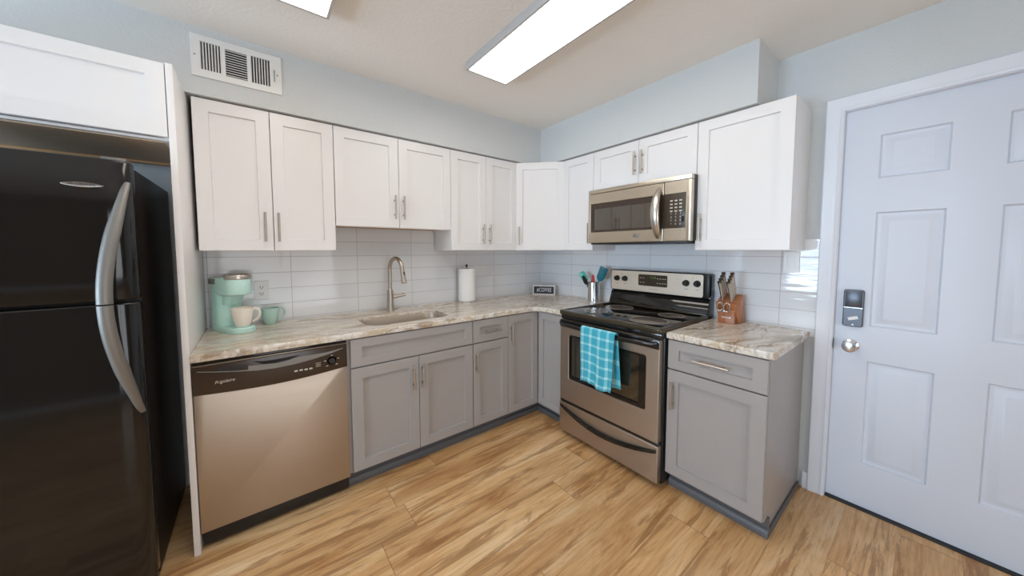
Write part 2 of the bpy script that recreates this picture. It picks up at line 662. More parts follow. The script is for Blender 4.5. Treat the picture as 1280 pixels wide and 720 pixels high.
struct(wq, 'wall_rear', M['rear'])

# soffit round the corner above the wall cabinets
SE = -1.99
sf = MB().prism([(XL, 0), (0, 0), (0, SE), (-SOF, SE), (-SOF, -SOF), (XL, -SOF)], 'z', 2.121, CEIL, 0.0)
struct(sf, 'trim_soffit', M['wall'])

# tiled backsplash
tb = MB().box(-2.669, -.006, -.006, 0, CT - .03, ZB + .05).box(-2.03, -1.245, -.006, 0, ZB + .05, ZB2 + .02)
struct(tb, 'wall_back_tile', M['tileA'])
struct(MB().box(-.006, 0, -2.2085, 0, CT - .03, 1.414), 'wall_right_tile', M['tileB'])

# window in wall_left with blinds, and an added, unseen rear window for the fill light
def window(name, axis, a0, a1, z0, z1, pos, sign, slats, mull):
    """window in a wall; axis 'y' (wall at x=pos) or 'x' (wall at y=pos)."""
    def bx(mb, u0, u1, d0, d1, zz0, zz1):
        if axis == 'y':
            mb.box(pos + min(d0, d1), pos + max(d0, d1), u0, u1, zz0, zz1, .002)
        else:
            mb.box(u0, u1, pos + min(d0, d1), pos + max(d0, d1), zz0, zz1, .002)
    f = MB()
    wd = .07
    for u0, u1 in ((a0 - wd, a0), (a1, a1 + wd)):
        bx(f, u0, u1, 0.001, .02, z0 - wd, z1 + wd)
    for zz0, zz1 in ((z0 - wd, z0), (z1, z1 + wd)):
        bx(f, a0, a1, 0.001, .02, zz0, zz1)
    for k in range(mull + 1):
        u = a0 + (a1 - a0) * k / mull
        u = min(max(u, a0 + .02), a1 - .02)
        bx(f, u - .02, u + .02, -.07, -.035, z0, z1)
    bx(f, a0, a1, -.07, -.035, z0, z0 + .04)
    bx(f, a0, a1, -.07, -.035, z1 - .04, z1)
    fo = struct(f, name, M['trim'])
    g = MB()
    bx(g, a0, a1, -.054, -.050, z0, z1)
    g.build('window_pane', M['glass'], fo)
    if slats:
        s = MB()
        z = z0 + .07
        while z < z1 - .05:
            if axis == 'y':
                x = pos - .015
                s.prism([(x - .016, z - .034), (x + .012, z + .026), (x + .016, z + .030), (x - .012, z - .030)], 'y', a0 + .01, a1 - .01)
            z += .105
        bx(s, a0 + .005, a1 - .005, -.032, .0, z1 - .04, z1)
        s.build('blind', M['blindm'], fo)
    return fo


window('window_1', 'y', wy0, wy1, wz0, wz1, XL, 1, True, 2)
window('window_added_rear', 'x', vx0, vx1, vz0, vz1, YR, 1, False, 2)

# ------------------------------------------------------------------ entry door (drawn facing -y, turned to face -x)
RB = Matrix.Rotation(-PI / 2, 4, 'Z')      # local x -> world -y, local -y -> world -x


def rot_mb(mb):
    bmesh.ops.transform(mb.bm, matrix=RB, verts=mb.bm.verts)
    return mb


d0, d1 = -DY0, -DY1        # 2.279 .. 3.195 (local x)
pw = .222
pxs = [2.402, 2.622, 2.758, 2.978]
rows = [(0.235, 0.785), (0.960, 1.545), (1.708, 1.925)]
xc = [d0] + pxs + [d1]
zc = [0.008]
for a, b in rows:
    zc += [a, b]
zc.append(DZ)
dm = MB()
yf = 0.030
for i in range(5):
    for j in range(7):
        x0, x1, z0, z1 = xc[i], xc[i + 1], zc[j], zc[j + 1]
        if i in (1, 3) and j in (1, 3, 5):
            L = []
            for ins, y in ((0, yf), (.003, yf + .001), (.009, yf + .013), (.017, yf + .014), (.024, yf + .013), (.046, yf + .003), (.050, yf + .0025)):
                L.append([(x0 + ins, y, z0 + ins), (x1 - ins, y, z0 + ins), (x1 - ins, y, z1 - ins), (x0 + ins, y, z1 - ins)])
            dm.loops(L, False, True)
        else:
            t = dm.bm
            t.faces.new([t.verts.new(p) for p in ((x0, yf, z0), (x1, yf, z0), (x1, yf, z1), (x0, yf, z1))])
bmesh.ops.remove_doubles(dm.bm, verts=dm.bm.verts, dist=1e-5)
dm.loops([[(d0, yf, .008), (d1, yf, .008), (d1, yf, DZ), (d0, yf, DZ)], [(d0, yf + .042, .008), (d1, yf + .042, .008), (d1, yf + .042, DZ), (d0, yf + .042, DZ)]], False, True)
bmesh.ops.remove_doubles(dm.bm, verts=dm.bm.verts, dist=1e-5)
door = struct(rot_mb(dm), 'door_1', M['door'])
# keypad deadbolt
lk = MB().plate(rrect(2.309, 2.384, .955, 1.147, .010), [], .020, .004, face_at(0, yf, 0))
lk = rot_mb(lk).build('keypad_lock', M['lockdark'], door)
lk['label'] = 'gunmetal keypad deadbolt on the white entry door'
rot_mb(MB().box(2.315, 2.378, yf - .0225, yf - .019, 1.058, 1.141, .001)).build('keypad_cover', M['lockdark'], lk)
rot_mb(MB().box(2.312, 2.381, yf - .0215, yf - .019, 1.053, 1.0555)).build('seam_strip', M['chrome'], lk)
st = MB().box(-.019, .019, yf - .0222, yf - .0195, -.008, .008)
bmesh.ops.transform(st.bm, matrix=Matrix.Translation((2.348, 0, 1.0)) @ Matrix.Rotation(-.35, 4, 'Y'), verts=st.bm.verts)
rot_mb(st).build('sticker', M['letter'], lk)
tri = MB().prism([(2.342, .962), (2.354, .962), (2.348, .972)], 'y', yf - .0215, yf - .019)
rot_mb(tri).build('arrow_mark', M['letter'], lk)
kn = MB()
kn.lathe([(.031, 0), (.031, .006), (.026, .010), (.012, .014), (.012, .036), (.020, .040), (.027, .048), (.0285, .058), (.026, .066), (.020, .0685), (.0, .069)], n=36)
bmesh.ops.transform(kn.bm, matrix=Matrix.Translation((2.344, yf, .854)) @ Matrix.Rotation(PI / 2, 4, 'X'), verts=kn.bm.verts)
k = rot_mb(kn).build('door_knob', M['chrome'], door)
k['label'] = 'round satin chrome door knob'
# jamb and casing
fr = MB()
cw = .0685
inner = DZ + .003
pr = [(0, 0), (0, .010), (.010, .014), (.016, .011), (.030, .012), (.050, .017), (cw - .004, .018), (cw, .014), (cw, 0)]   # (from inner edge outwards, proud)
xi0, xi1 = d0 - .003, d1 + .003
Lp = []
for q, pd in pr:
    Lp.append([(xi0 - q, -pd, 0), (xi0 - q, -pd, inner + q), (xi1 + q, -pd, inner + q), (xi1 + q, -pd, 0)])
fr.loops(Lp, False, False, closed=False)
fr.bm.faces.new([fr.bm.verts.new((l[0][0], l[0][1], 0)) for l in Lp])
fr.box(xi0 - .001, d0 - .0005, 0.0, .12, 0, DZ + .002).box(d1 + .0005, xi1 + .001, 0, .12, 0, DZ + .002)
fr.box(xi0, xi1, 0, .12, DZ + .0005, inner + .001)
fr.box(d0, d0 + .012, yf + .045, .12, 0, DZ).box(d1 - .012, d1, yf + .045, .12, 0, DZ).box(d0, d1, yf + .045, .12, DZ - .012, DZ)
frame = struct(rot_mb(fr), 'trim_door', M['trim'])
rot_mb(MB().box(d0 - .006, d0 - .0005, .0005, .028, .826, .880, .001)).build('strike_plate', M['brass'], frame)
th = struct(rot_mb(MB().box(d0, d1, .004, .13, 0.0, .006, .001)), 'trim_threshold', M['blackmat'])
bb = rot_mb(MB().prism([(0, 0), (0, .095), (-.006, .092), (-.012, .080), (-.013, 0)], 'x', 2.187, 2.2095))
struct(bb, 'baseboard_right', M['trim'])
bb = rot_mb(MB().prism([(0, 0), (0, .095), (-.006, .092), (-.012, .080), (-.013, 0)], 'x', d1 + .075, 5.0))
struct(bb, 'baseboard_right.001', M['trim'])
bb = MB().prism([(YR, 0), (YR, .095), (YR + .006, .092), (YR + .012, .080), (YR + .013, 0)], 'x', XL + .02, -.02)
struct(bb, 'baseboard_rear', M['trim'])

# ------------------------------------------------------------------ cabinets
def bar_pull(parent, p, vertical, L=.16):
    """bar pull centred at p=(x, ysurface, z), standing off toward -y"""
    x, y, z = p
    so = .030
    mb = MB()
    d = Vector((0, 0, 1)) if vertical else Vector((1, 0, 0))
    c = Vector((x, y - so, z))
    n = [c - d * L / 2, c - d * (L / 2 - .001), c + d * (L / 2 - .001), c + d * L / 2]
    mb.tube(n, [.0050, .0060, .0060, .0050], 14)
    for s in (-1, 1):
        q = c + d * (s * L * .30)
        mb.cyl(q, (q.x, y + .0005, q.z), .0045, .0050, 12)
    return mb.build('handle', M['nickel'], parent)


def shaker(name, x0, x1, z0, z1, yb, t, rail, m, parent, rail_z=None):
    mb = MB()
    rz = rail if rail_z is None else rail_z
    yf_ = yb - t

    def lp(i, j, y):
        return [(x0 + i, y, z0 + j), (x1 - i, y, z0 + j), (x1 - i, y, z1 - j), (x0 + i, y, z1 - j)]
    mb.loops([lp(0, 0, yb), lp(0, 0, yf_ + .0015), lp(.0015, .0015, yf_), lp(rail, rz, yf_), lp(rail + .0018, rz + .0018, yf_ + .013)])
    return mb.build(name, m, parent)


def carcass(W, z0, z1, D, inset=.0, bottom_drop=.012, back=.01):
    """open fronted box: sides, top, bottom, back; local x 0..W, y 0..-D"""
    e = .001
    mb = MB()
    t = .016
    mb.box(e, t, -D, 0, z0, z1, .001).box(W - t, W - e, -D, 0, z0, z1, .001)
    mb.box(t, W - t, -D, 0, z1 - t, z1).box(t, W - t, -D, 0, z0 + bottom_drop, z0 + bottom_drop + t)
    mb.box(t, W - t, -back, 0, z0 + bottom_drop + t, z1 - t)
    # face frame
    mb.box(t, .035, -D, -D + .018, z0, z1).box(W - .035, W - t, -D, -D + .018, z0, z1)
    mb.box(.035, W - .035, -D, -D + .018, z1 - .035, z1 - t).box(.035, W - .035, -D, -D + .018, z0, z0 + .035)
    return mb


RAIL = .060


def wall_cab(label, loc, rotz, W, z0, doors, z1=ZT, D=.295):
    """doors: list of (x0, x1, handle_x or None, handle_z)"""
    t = thing('wall_cabinet', label, 'cabinet', (loc[0], loc[1], z0), rotz, 'white wall cabinets')
    h = z1 - z0
    carcass(W, 0, h, D).build('body', M['white'], t)
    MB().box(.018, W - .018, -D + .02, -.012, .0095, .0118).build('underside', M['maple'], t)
    for x0, x1, hx, hz in doors:
        d = shaker('door', x0, x1, .002, h - .004, -D - .0015, .019, RAIL, M['white'], t)
        if hx is not None:
            bar_pull(d, (hx, -D - .0205, hz - z0), True)
    return t


E2 = .0015
# along the back wall
W = .622
wall_cab('tall white two-door wall cabinet above the mint coffee maker', (-2.655, 0, 0), 0, W, ZB,
         [(E2, W / 2 - E2, .274, 1.483), (W / 2 + E2, W - E2, .335, 1.483)])
W = .789
wall_cab('shorter white two-door wall cabinet hung over the sink', (-2.032, 0, 0), 0, W, ZB2,
         [(E2, W / 2 - E2, .362, 1.645), (W / 2 + E2, W - E2, .422, 1.645)])
W = .645
wall_cab('white two-door wall cabinet above the paper towel roll', (-1.243, 0, 0), 0, W, ZB,
         [(E2, W / 2 - E2, .285, 1.484), (W / 2 + E2, W - E2, .349, 1.484)])
# diagonal corner cabinet
t = thing('wall_cabinet', 'white diagonal one-door wall cabinet across the corner, above the coffee sign', 'cabinet', (0, 0, ZB), 0, 'white wall cabinets')
MB().prism([(0, 0), (-.597, 0), (-.597, -.295), (-.295, -.597), (0, -.597)], 'z', 0, ZT - ZB, .001).build('body', M['white'], t)
dg = math.sqrt(2) * .302
dd = MB()
pts = shaker('door', -dg / 2 + .004, dg / 2 - .004, .002, ZT - ZB - .004, -.0015, .019, RAIL, M['white'], t)
hd = bar_pull(pts, (-dg / 2 + .036, -.0205, 1.478 - ZB), True)
Md = Matrix.Translation((-.446, -.446, 0)) @ Matrix.Rotation(-PI / 4, 4, 'Z')
pts.data.transform(Md)
hd.data.transform(Md)
# along the right wall
RW = -PI / 2
W = .325
wall_cab('narrow white one-door wall cabinet beside the microwave, over the utensil crock', (0, -.597, 0), RW, W, ZB, [(E2, W - E2, .293, 1.487)])
W = .770
wall_cab('short white two-door wall cabinet directly above the microwave', (0, -.922, 0), RW, W, 1.809,
         [(E2, W / 2 - .002, .362, 1.955), (W / 2 + .001, W - E2, .416, 1.955)])
W = .455
t3 = wall_cab('large white one-door wall cabinet above the knife block', (0, -1.692, 0), RW, W, ZB, [(E2, W - E2, .031, 1.490)])

# fridge surround
t = thing('wall_cabinet', 'wide white cabinet above the black refrigerator', 'cabinet', (-3.56, 0, 1.806), 0, 'white wall cabinets')
W = .866
h = 2.113 - 1.806
fb = MB().box(.001, .017, -.624, -.115, 0, h, .001).box(W - .017, W - .001, -.624, -.115, 0, h, .001).box(.017, W - .017, -.624, -.115, h - .016, h)
fb.box(.017, W - .017, -.125, -.115, .0, h - .016).box(.017, W - .017, -.624, -.606, h - .05, h - .016).box(.017, W - .017, -.624, -.600, 0, .010)
fb.build('body', M['white'], t)
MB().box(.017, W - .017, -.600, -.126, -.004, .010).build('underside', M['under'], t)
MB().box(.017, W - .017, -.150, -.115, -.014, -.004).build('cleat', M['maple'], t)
shaker('door', .002, W - .0015, .012, h - .002, -.6255, .0195, RAIL - .005, M['white'], t)
pn = MB().box(-2.6925, -2.6705, -.645, -.001, 0, 2.115, .001)
tag(pn.build('end_panel', M['white']), 'tall white end panel between refrigerator and dishwasher', 'panel')


def base_body(W, D=.6235, toe=.0, sides=(True, True), full_right=False):
    mb = MB()
    z1 = CB - .001
    t_ = .016
    e = .0008
    tz = .095

    def side(x0, x1):
        mb.prism([(-.008, 0), (-.008, z1), (-D, z1), (-D, tz), (-.565, tz), (-.565, 0)], 'x', x0, x1, .0008)
    side(e, t_)
    side(W - t_, W - e)
    mb.box(t_, W - t_, -D, -.010, tz, tz + t_).box(t_, W - t_, -.020, -.010, tz + t_, z1)
    mb.box(t_, .04, -D, -D + .018, tz + t_, z1).box(W - .04, W - t_, -D, -D + .018, tz + t_, z1)
    mb.box(.04, W - .04, -D, -D + .018, z1 - .035, z1).box(.04, W - .04, -D, -D + .018, .675, .72)
    return mb


def toe_kick(mb, x0, x1):
    mb.box(x0, x1, -.575, -.562, 0, .096)
    mb.prism([(-.575, .0), (-.575, .045), (-.579, .043), (-.587, .030), (-.590, .018), (-.590, 0)], 'x', x0, x1)
    return mb


YBF = -.6245
DT, SEAM0, SEAM1, DBOT = .861, .702, .695, .103
# sink base
x0 = -2.054
t = thing('base_cabinet', 'wide gray sink base cabinet with two doors and a false drawer front', 'cabinet', (x0, 0, 0), 0, 'gray base cabinets')
W = -1.2565 - x0
base_body(W).build('body', M['gray'], t)
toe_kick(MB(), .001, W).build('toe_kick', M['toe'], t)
xa = -2.037 - x0
mid = -1.648 - x0
xe = -1.2585 - x0
shaker('false_front', xa, xe, SEAM0 + .002, DT, YBF, .0195, .058, M['gray'], t, .048)
a = shaker('door', xa, mid - E2, DBOT, SEAM1, YBF, .0195, RAIL, M['gray'], t)
bar_pull(a, (-1.687 - x0, YBF - .0195, .572), True, .15)
a = shaker('door', mid + E2, xe, DBOT, SEAM1, YBF, .0195, RAIL, M['gray'], t)
bar_pull(a, (-1.629 - x0, YBF - .0195, .572), True, .15)
# drawer base
x0 = -1.2555
t = thing('base_cabinet', 'narrow gray base cabinet with one drawer and one door, right of the sink cabinet', 'cabinet', (x0, 0, 0), 0, 'gray base cabinets')
W = -.9475 - x0
base_body(W).build('body', M['gray'], t)
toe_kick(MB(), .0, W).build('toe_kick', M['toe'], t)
a = shaker('drawer', .003, W - E2, SEAM0 + .002, DT, YBF, .0195, .055, M['gray'], t, .050)
bar_pull(a, (-1.10 - x0, YBF - .0195, .775), False, .15)
a = shaker('door', .003, W - E2, DBOT, SEAM1, YBF, .0195, .055, M['gray'], t)
bar_pull(a, (-1.2325 - x0, YBF - .0195, .568), True, .14)
# corner base
t = thing('base_cabinet', 'gray corner base cabinet with a folding pair of door panels', 'cabinet', (0, 0, 0), 0, 'gray base cabinets')
cbm = MB()
z1 = CB - .001
P = [(-.9465, -.003), (-.003, -.003), (-.003, -.932), (-.6235, -.932), (-.6235, -.6235), (-.9465, -.6235)]
cbm.prism([(-.9465, -.003), (-.9300, -.003), (-.9300, -.6235), (-.9465, -.6235)], 'z', .095, z1)
cbm.prism([(-.003, -.917), (-.003, -.932), (-.6235, -.932), (-.6235, -.917)], 'z', .095, z1)
cbm.prism(P, 'z', .095, .111)
cbm.box(-.93, -.003, -.012, -.003, .111, z1).box(-.012, -.003, -.917, -.012, .111, z1)
cbm.box(-.93, -.6235, -.6235, -.606, z1 - .035, z1).box(-.6235, -.606, -.917, -.6235, z1 - .035, z1).box(-.6235, -.606, -.6235, -.606, .111, z1)
cbm.build('body', M['gray'], t)
tk = MB().prism([(-.9475, -.562), (-.562, -.562), (-.562, -.932), (-.575, -.932), (-.575, -.575), (-.9475, -.575)], 'z', 0, .094)
tk.prism([(-.9475, -.575), (-.575, -.575), (-.575, -.932), (-.590, -.932), (-.590, -.590), (-.9475, -.590)], 'z', 0, .040, .004)
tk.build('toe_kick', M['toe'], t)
a = shaker('door', -.945, -.6465, DBOT, DT, YBF, .0195, .055, M['gray'], t)
bar_pull(a, (-.922, YBF - .0195, .722), True, .13)
b = shaker('door', .6475, .927, DBOT, DT, YBF, .0195, .055, M['gray'], t)
b.data.transform(RB)
# end base cabinet
y0 = -1.7065
t = thing('base_cabinet', 'gray base cabinet with one drawer and door under the knife block', 'cabinet', (0, y0, 0), RW, 'gray base cabinets')
W = 2.166 + y0
base_body(W).build('body', M['gray'], t)
tk = toe_kick(MB(), .0, W + .008)
tk.box(W, W + .010, -.588, -.02, 0, .030, .003)
tk.build('toe_kick', M['toe'], t)
a = shaker('drawer', .004, W - .003, SEAM0 + .001, DT, YBF, .0195, .058, M['gray'], t, .050)
bar_pull(a, (1.935 + y0, YBF - .0195, .780), False, .165)
a = shaker('door', .004, W - .003, DBOT, SEAM1, YBF, .0195, RAIL, M['gray'], t)
bar_pull(a, (1.745 + y0, YBF - .0195, .560), True, .155)

# ------------------------------------------------------------------ worktops
SX0, SX1, SY0, SY1 = -1.918, -1.372, -.556, -.262
hole = rrect(SX0, SX1, SY0, SY1, .085, 8)
outer = [(-2.670, -.0065), (-.0065, -.0065), (-.0065, -.936), (-.654, -.936)]
outer += arc(-.654 - .085, -.654 - .085, .085, 0, PI / 2, 8)
outer += [(-2.670, -.654)]
ct = MB().plate(outer, [hole], CT - CB, .006, Matrix.Translation((0, 0, CB)))
tag(ct.build('worktop', M['granite']), 'long L-shaped streaked granite worktop holding the sink', 'worktop')
o2 = [(-.654, -1.7045), (-.0065, -1.7045), (-.0065, -2.187)] + arc(-.654 + .03, -2.187 + .03, .03, -PI / 2, -PI, 6)
ct = MB().plate(o2, [], CT - CB, .006, Matrix.Translation((0, 0, CB)))
tag(ct.build('worktop', M['granite2']), 'short streaked granite worktop under the knife block', 'worktop')

# ------------------------------------------------------------------ sink + faucet
t = thing('kitchen_sink', 'stainless steel undermount sink set in the granite worktop', 'sink', (-1.645, -.41, .660))
L = []
for ins, z, r in ((.001, .886, .084), (.0035, .8865, .082), (.005, .883, .081), (.007, .74, .080), (.012, .70, .075), (.035, .676, .055), (.075, .670, .03)):
    L.append([(x, y, z) for x, y in rrect(SX0 + ins, SX1 - ins, SY0 + ins, SY1 - ins, r, 8)])
lo = []
for ins, z, r in ((.075, .668, .03), (.033, .673, .055), (.008, .70, .075), (.004, .74, .082), (.0015, .870, .084), (.001, .885, .084)):
    lo.append([(x, y, z) for x, y in rrect(SX0 + ins, SX1 - ins, SY0 + ins, SY1 - ins, r, 8)])
sk = MB().loops(L, False, True).loops(lo, True, False)
sk.build('basin', M['sinksteel'], t, world=True)
MB().lathe([(.0, .001), (.012, .001), (.013, .003), (.030, .003), (.042, .0015), (.043, -.004)], (-1.645, -.41, .671)).build('drain', M['chrome'], t, world=True)

FX, FY = -1.650, -.117
t = thing('faucet', 'tall brushed nickel gooseneck faucet behind the sink', 'faucet', (FX, FY, CT))
MB().lathe([(.0, 0), (.029, 0), (.029, .004), (.0265, .008), (.0225, .125), (.0215, .150), (.017, .158), (.013, .166)], (0, 0, 0)).build('base', M['nickel'], t)
dx, dy = .25, -.97
pts = [(0, 0, .16), (0, 0, .22), (0, 0, .30)]
R = .078
for k in range(1, 13):
    a = PI - k * PI * .97 / 12
    u = R + R * math.cos(a)
    pts.append((dx * u, dy * u, .315 + R * math.sin(a)))
MB().tube(pts, .0138, 18).build('neck', M['nickel'], t)
e = Vector(pts[-1])
d = (Vector(pts[-1]) - Vector(pts[-2])).normalized()
MB().tube([e - d * .004, e + d * .03, e + d * .075, e + d * .105, e + d * .108], [.0140, .0155, .0170, .0200, .017], 20).build('spray_head', M['nickel'], t)
q = e + d * .040 + Vector((.0, -.0135, 0))
MB().tube([q + Vector((.004, .002, .014)), q + Vector((.004, .000, -.016))], [.0055, .0055], 10).build('spray_button', M['blackmat'], t)
MB().tube([(.015, 0, .105), (.045, -.004, .105), (.046, -.004, .105)], [.0145, .0145, .012], 18).tube([(.045, -.004, .105), (.075, -.008, .108), (.108, -.014, .117)], [.0115, .0105, .0115], 12).build('lever', M['nickel'], t)

# ------------------------------------------------------------------ refrigerator
fx0, fx1 = -3.550, -2.785
t = thing('refrigerator', 'black top-freezer refrigerator with curved silver handles', 'refrigerator', ((fx0 + fx1) / 2, -.4, 0))
MB().box(fx0 + .004, fx1 - .002, -.690, -.06, .03, 1.668, .006).build('body', M['blackside'], t, world=True)


def fridge_door(name, z0, z1):
    n = 12
    P = [(fx0, -.700), (fx1, -.700)]
    P += [(fx1 - .075 + .075 * math.cos(a), -.728 - .035 * math.sin(a)) for a in [PI / 2 * q / 10 for q in range(10)]]
    P += [(fx1 - .075 + (fx0 - fx1 + .105) * k / n, -.7630 - .008 * math.sin(PI * k / n)) for k in range(0, n)]
    P += arc(fx0 + .026, -.735, .026, -PI / 2 * 1.1, -PI, 6)[:-1]
    P += [(fx0, -.735)]
    return MB().prism(P, 'z', z0, z1, .006, 3).build(name, M['black'], t, world=True, smooth=50)


fz = fridge_door('freezer_door', 1.172, 1.682)
ff = fridge_door('refrigerator_door', .060, 1.160)
MB().box(fx0 + .01, fx1 - .01, -.70, -.688, .07, 1.675).build('door_gasket', M['blackmat'], t, world=True)
MB().box(fx0 + .01, fx1 - .01, -.715, -.66, .012, .056, .004).build('kick_grille', M['blackmat'], t, world=True)
MB().box(fx1 - .075, fx1 - .012, -.735, -.665, 1.683, 1.695, .003).build('hinge_cover', M['satin'], t, world=True)


def bow(z_end, z_mid, parent):
    pts, rr = [], []
    n = 22
    for k in range(n + 1):
        s = k / n
        z = z_end + (z_mid - z_end) * s
        f = math.sin(s * PI / 2) ** 1.15
        x = fx1 - .012 - .053 * f
        y = -.752 - .078 * f
        if k < 2:
            y += .010 * (2 - k) / 2
        pts.append((x, y, z))
        rr.append(.010 + .0105 * min(1, s * 2.4))
    return MB().tube(pts, rr, 16, .75, up=(1, 0, 0)).build('door_handle', M['satin'], parent, world=True)


bow(1.605, 1.1685, fz)
bow(.735, 1.1635, ff)
bg_ = MB().loops([[(-2.895 + (.048 + i) * math.cos(2 * PI * k / 32), y, 1.583 + (.0095 + i) * math.sin(2 * PI * k / 32)) for k in range(32)] for i, y in ((0, -.765), (0, -.7715), (-.002, -.774), (-.005, -.7735))])
bgo = bg_.build('badge', M['chrome'], fz, world=True)
MB().text('FRIGIDAIRE', .0115, face_at(-2.895, -.7742, 1.583), .0003, spacing=1.05).build('badge_lettering', M['blackmat'], bgo, world=True)

# ------------------------------------------------------------------ dishwasher
wx0, wx1 = -2.667, -2.0565
t = thing('dishwasher', 'stainless steel dishwasher with dark brown control panel', 'dishwasher', ((wx0 + wx1) / 2, -.3, 0))
MB().box(wx0 + .006, wx1 - .004, -.600, -.03, .02, .858, .004).build('body', M['blackmat'], t, world=True)
MB().box(wx0 + .003, wx1 - .003, -.618, -.55, .015, .090, .003).build('toe_panel', M['blackmat'], t, world=True)
dwd = MB()
nb = 16
low = [(wx0 + (wx1 - wx0) * k / nb, .722 - .018 * math.sin(PI * k / nb)) for k in range(nb + 1)]
dwd.prism([(wx0, .090), (wx1, .090)] + [(x, z + .004) for x, z in reversed(low)], 'y', -.645, -.602, .004)
dwo = dwd.build('door', M['steel'], t, world=True)
cp = MB().prism(low + [(wx1, .846), (wx0, .846)], 'y', -.652, -.603, .004)
cpo = cp.build('control_panel', M['brownblack'], t, world=True)
MB().box(wx0, wx1, -.648, -.612, .8475, .8515, .001).build('trim_strip', M['steel'], t, world=True)
MB().box(wx0, wx1, -.640, -.605, .853, .862, .001).build('top_seal', M['black'], t, world=True)
sw = [(-2.650, .826), (-2.589, .813), (-2.518, .800), (-2.442, .788), (-2.372, .784), (-2.291, .787), (-2.206, .797), (-2.133, .810), (-2.076, .826)]
su = [(-2.076, .8285), (-2.157, .819), (-2.228, .819), (-2.274, .820), (-2.320, .812), (-2.371, .8075), (-2.421, .812), (-2.475, .817), (-2.477, .800), (-2.518, .8035), (-2.589, .8165), (-2.650, .8285)]
MB().prism(sw + su, 'y', -.6550, -.651, .0005, 1).build('handle_trim', M['satin'], cpo, world=True)
MB().prism([(-2.455, .835), (-2.421, .8145), (-2.371, .8095), (-2.320, .8145), (-2.268, .829), (-2.30, .8285), (-2.37, .826), (-2.42, .828)], 'y', -.6545, -.651).build('recess_shade_plate', M['dark'], cpo, world=True)  # flat dark plate painted in for the shade of the handle pocket
g = MB()
for k in range(5):
    g.box(-2.590 + .012 * (4 - k) * .6, -2.480, -.6535, -.651, .803 + .005 * k + .002, .8055 + .005 * k + .002)
g.build('steam_vent', M['blackmat'], cpo, world=True)
MB().text('Frigidaire', .0185, face_at(-2.561, -.6522, .766), .0004, shear=.35).build('brand_lettering', M['digits'], cpo, world=True)
for x, z in ((-2.291, .750), (-2.269, .750), (-2.248, .749), (-2.227, .749)):
    MB().plate(rrect(x - .0075, x + .0075, z - .004, z + .004, .0035, 4), [], .002, .0004, face_at(x * 0, -.6515, 0)).build('button', M['digits'], cpo, world=True)
for k in range(3):
    MB().box(-2.205, -2.182, -.6527, -.6515, .752 + .0085 * k, .754 + .0085 * k).build('indicator_mark', M['digits'], cpo, world=True)
dl = MB().lathe([(0, .014), (.013, .014), (.015, .011), (.0165, 0), (.022, 0), (.022, -.002)], n=28).box(-.0015, .0015, 0, .013, .013, .0155)
bmesh.ops.transform(dl.bm, matrix=Matrix.Translation((-2.131, -.652, .771)) @ FACE, verts=dl.bm.verts)
dl.build('dial', M['blackmat'], cpo, world=True)
for x, z in ((-2.162, .774), (-2.130, .798), (-2.100, .777), (-2.108, .747), (-2.153, .746)):
    MB().box(x - .005, x + .005, -.6527, -.6515, z - .0018, z + .0018).build('dial_mark', M['digits'], cpo, world=True)

# ------------------------------------------------------------------ range (local frame: x along wall from its left side, -y into room)
ry = -.939
RWD = .763
t = thing('electric_range', 'stainless steel freestanding electric range with black glass cooktop', 'range', (0, ry, 0), RW)
FD = .700                         # front of door
MB().box(.004, RWD - .004, -.655, -.02, .022, .895, .003).box(.02, .06, -.62, -.58, .0, .03).box(RWD - .06, RWD - .02, -.62, -.58, 0, .03).box(.02, .06, -.08, -.04, 0, .03).box(RWD - .06, RWD - .02, -.08, -.04, 0, .03).build('body', M['blackmat'], t)
# cooktop frame and glass
co = MB().plate(rrect(-.001, RWD + .001, -.712, -.09, .022), [rrect(.030, RWD - .030, -.668, -.125, .008)], .032, .010, Matrix.Translation((0, 0, .893)))
co.build('cooktop_frame', M['rangetrim'], t)
cg = MB().box(.026, RWD - .026, -.672, -.120, .905, .9215, .001).build('cooktop_glass', M['glassblack'], t)


def ring(cx, cy, R1, R0):
    n = 56
    L = []
    for r, z in ((R1, .9214), (R1, .9219), (R0, .9219), (R0, .9214)):
        L.append([(cx + r * math.cos(2 * PI * k / n), cy + r * math.sin(2 * PI * k / n), z) for k in range(n)])
    mb = MB().loops(L, False, False)
    return mb


for cx, cy, R_ in ((.590, -.530, .108), (.600, -.265, .078), (.190, -.530, .078), (.200, -.265, .098)):
    mb = MB().lathe([(0, .9214), (R_, .9214), (R_, .9218), (R_ - .002, .9219), (0, .9219)], (cx, cy, 0), 56)
    bo = mb.build('burner', M['burner'], t)
    ring(cx, cy, R_ + .004, R_ + .002).build('burner_outline', M['digits'], bo)
# vent strip under cooktop + oven door
MB().box(.006, RWD - .006, -.690, -.650, .862, .893, .004).build('vent_strip', M['black'], t)
gd = MB()
x0_, x1_, z0_, z1_ = .008, RWD - .010, .272, .858
hx0, hx1, hz0, hz1 = .090, RWD - .090, .437, .756
gd.plate(rrect(x0_, x1_, z0_, z1_, .004, 3), [rrect(hx0, hx1, hz0, hz1, .014)], .044, .004, face_at(0, -.656, 0))
dr = gd.build('oven_door', M['steel'], t)
MB().plate(rrect(hx0 + .001, hx1 - .001, hz0 + .001, hz1 - .001, .013), [rrect(hx0 + .007, hx1 - .045, hz0 + .020, hz1 - .012, .010)], .010, .001, face_at(0, -.687, 0)).build('window_border', M['black'], dr)
MB().box(hx0 - .02, hx1 + .02, -.685, -.668, hz0 - .02, hz1 + .02).build('oven_window', M['ovenglass'], dr)
MB().box(x0_ + .001, x1_ - .001, -.704, -.6985, .806, .857, .002).build('door_top_band', M['black'], dr)
hp = []
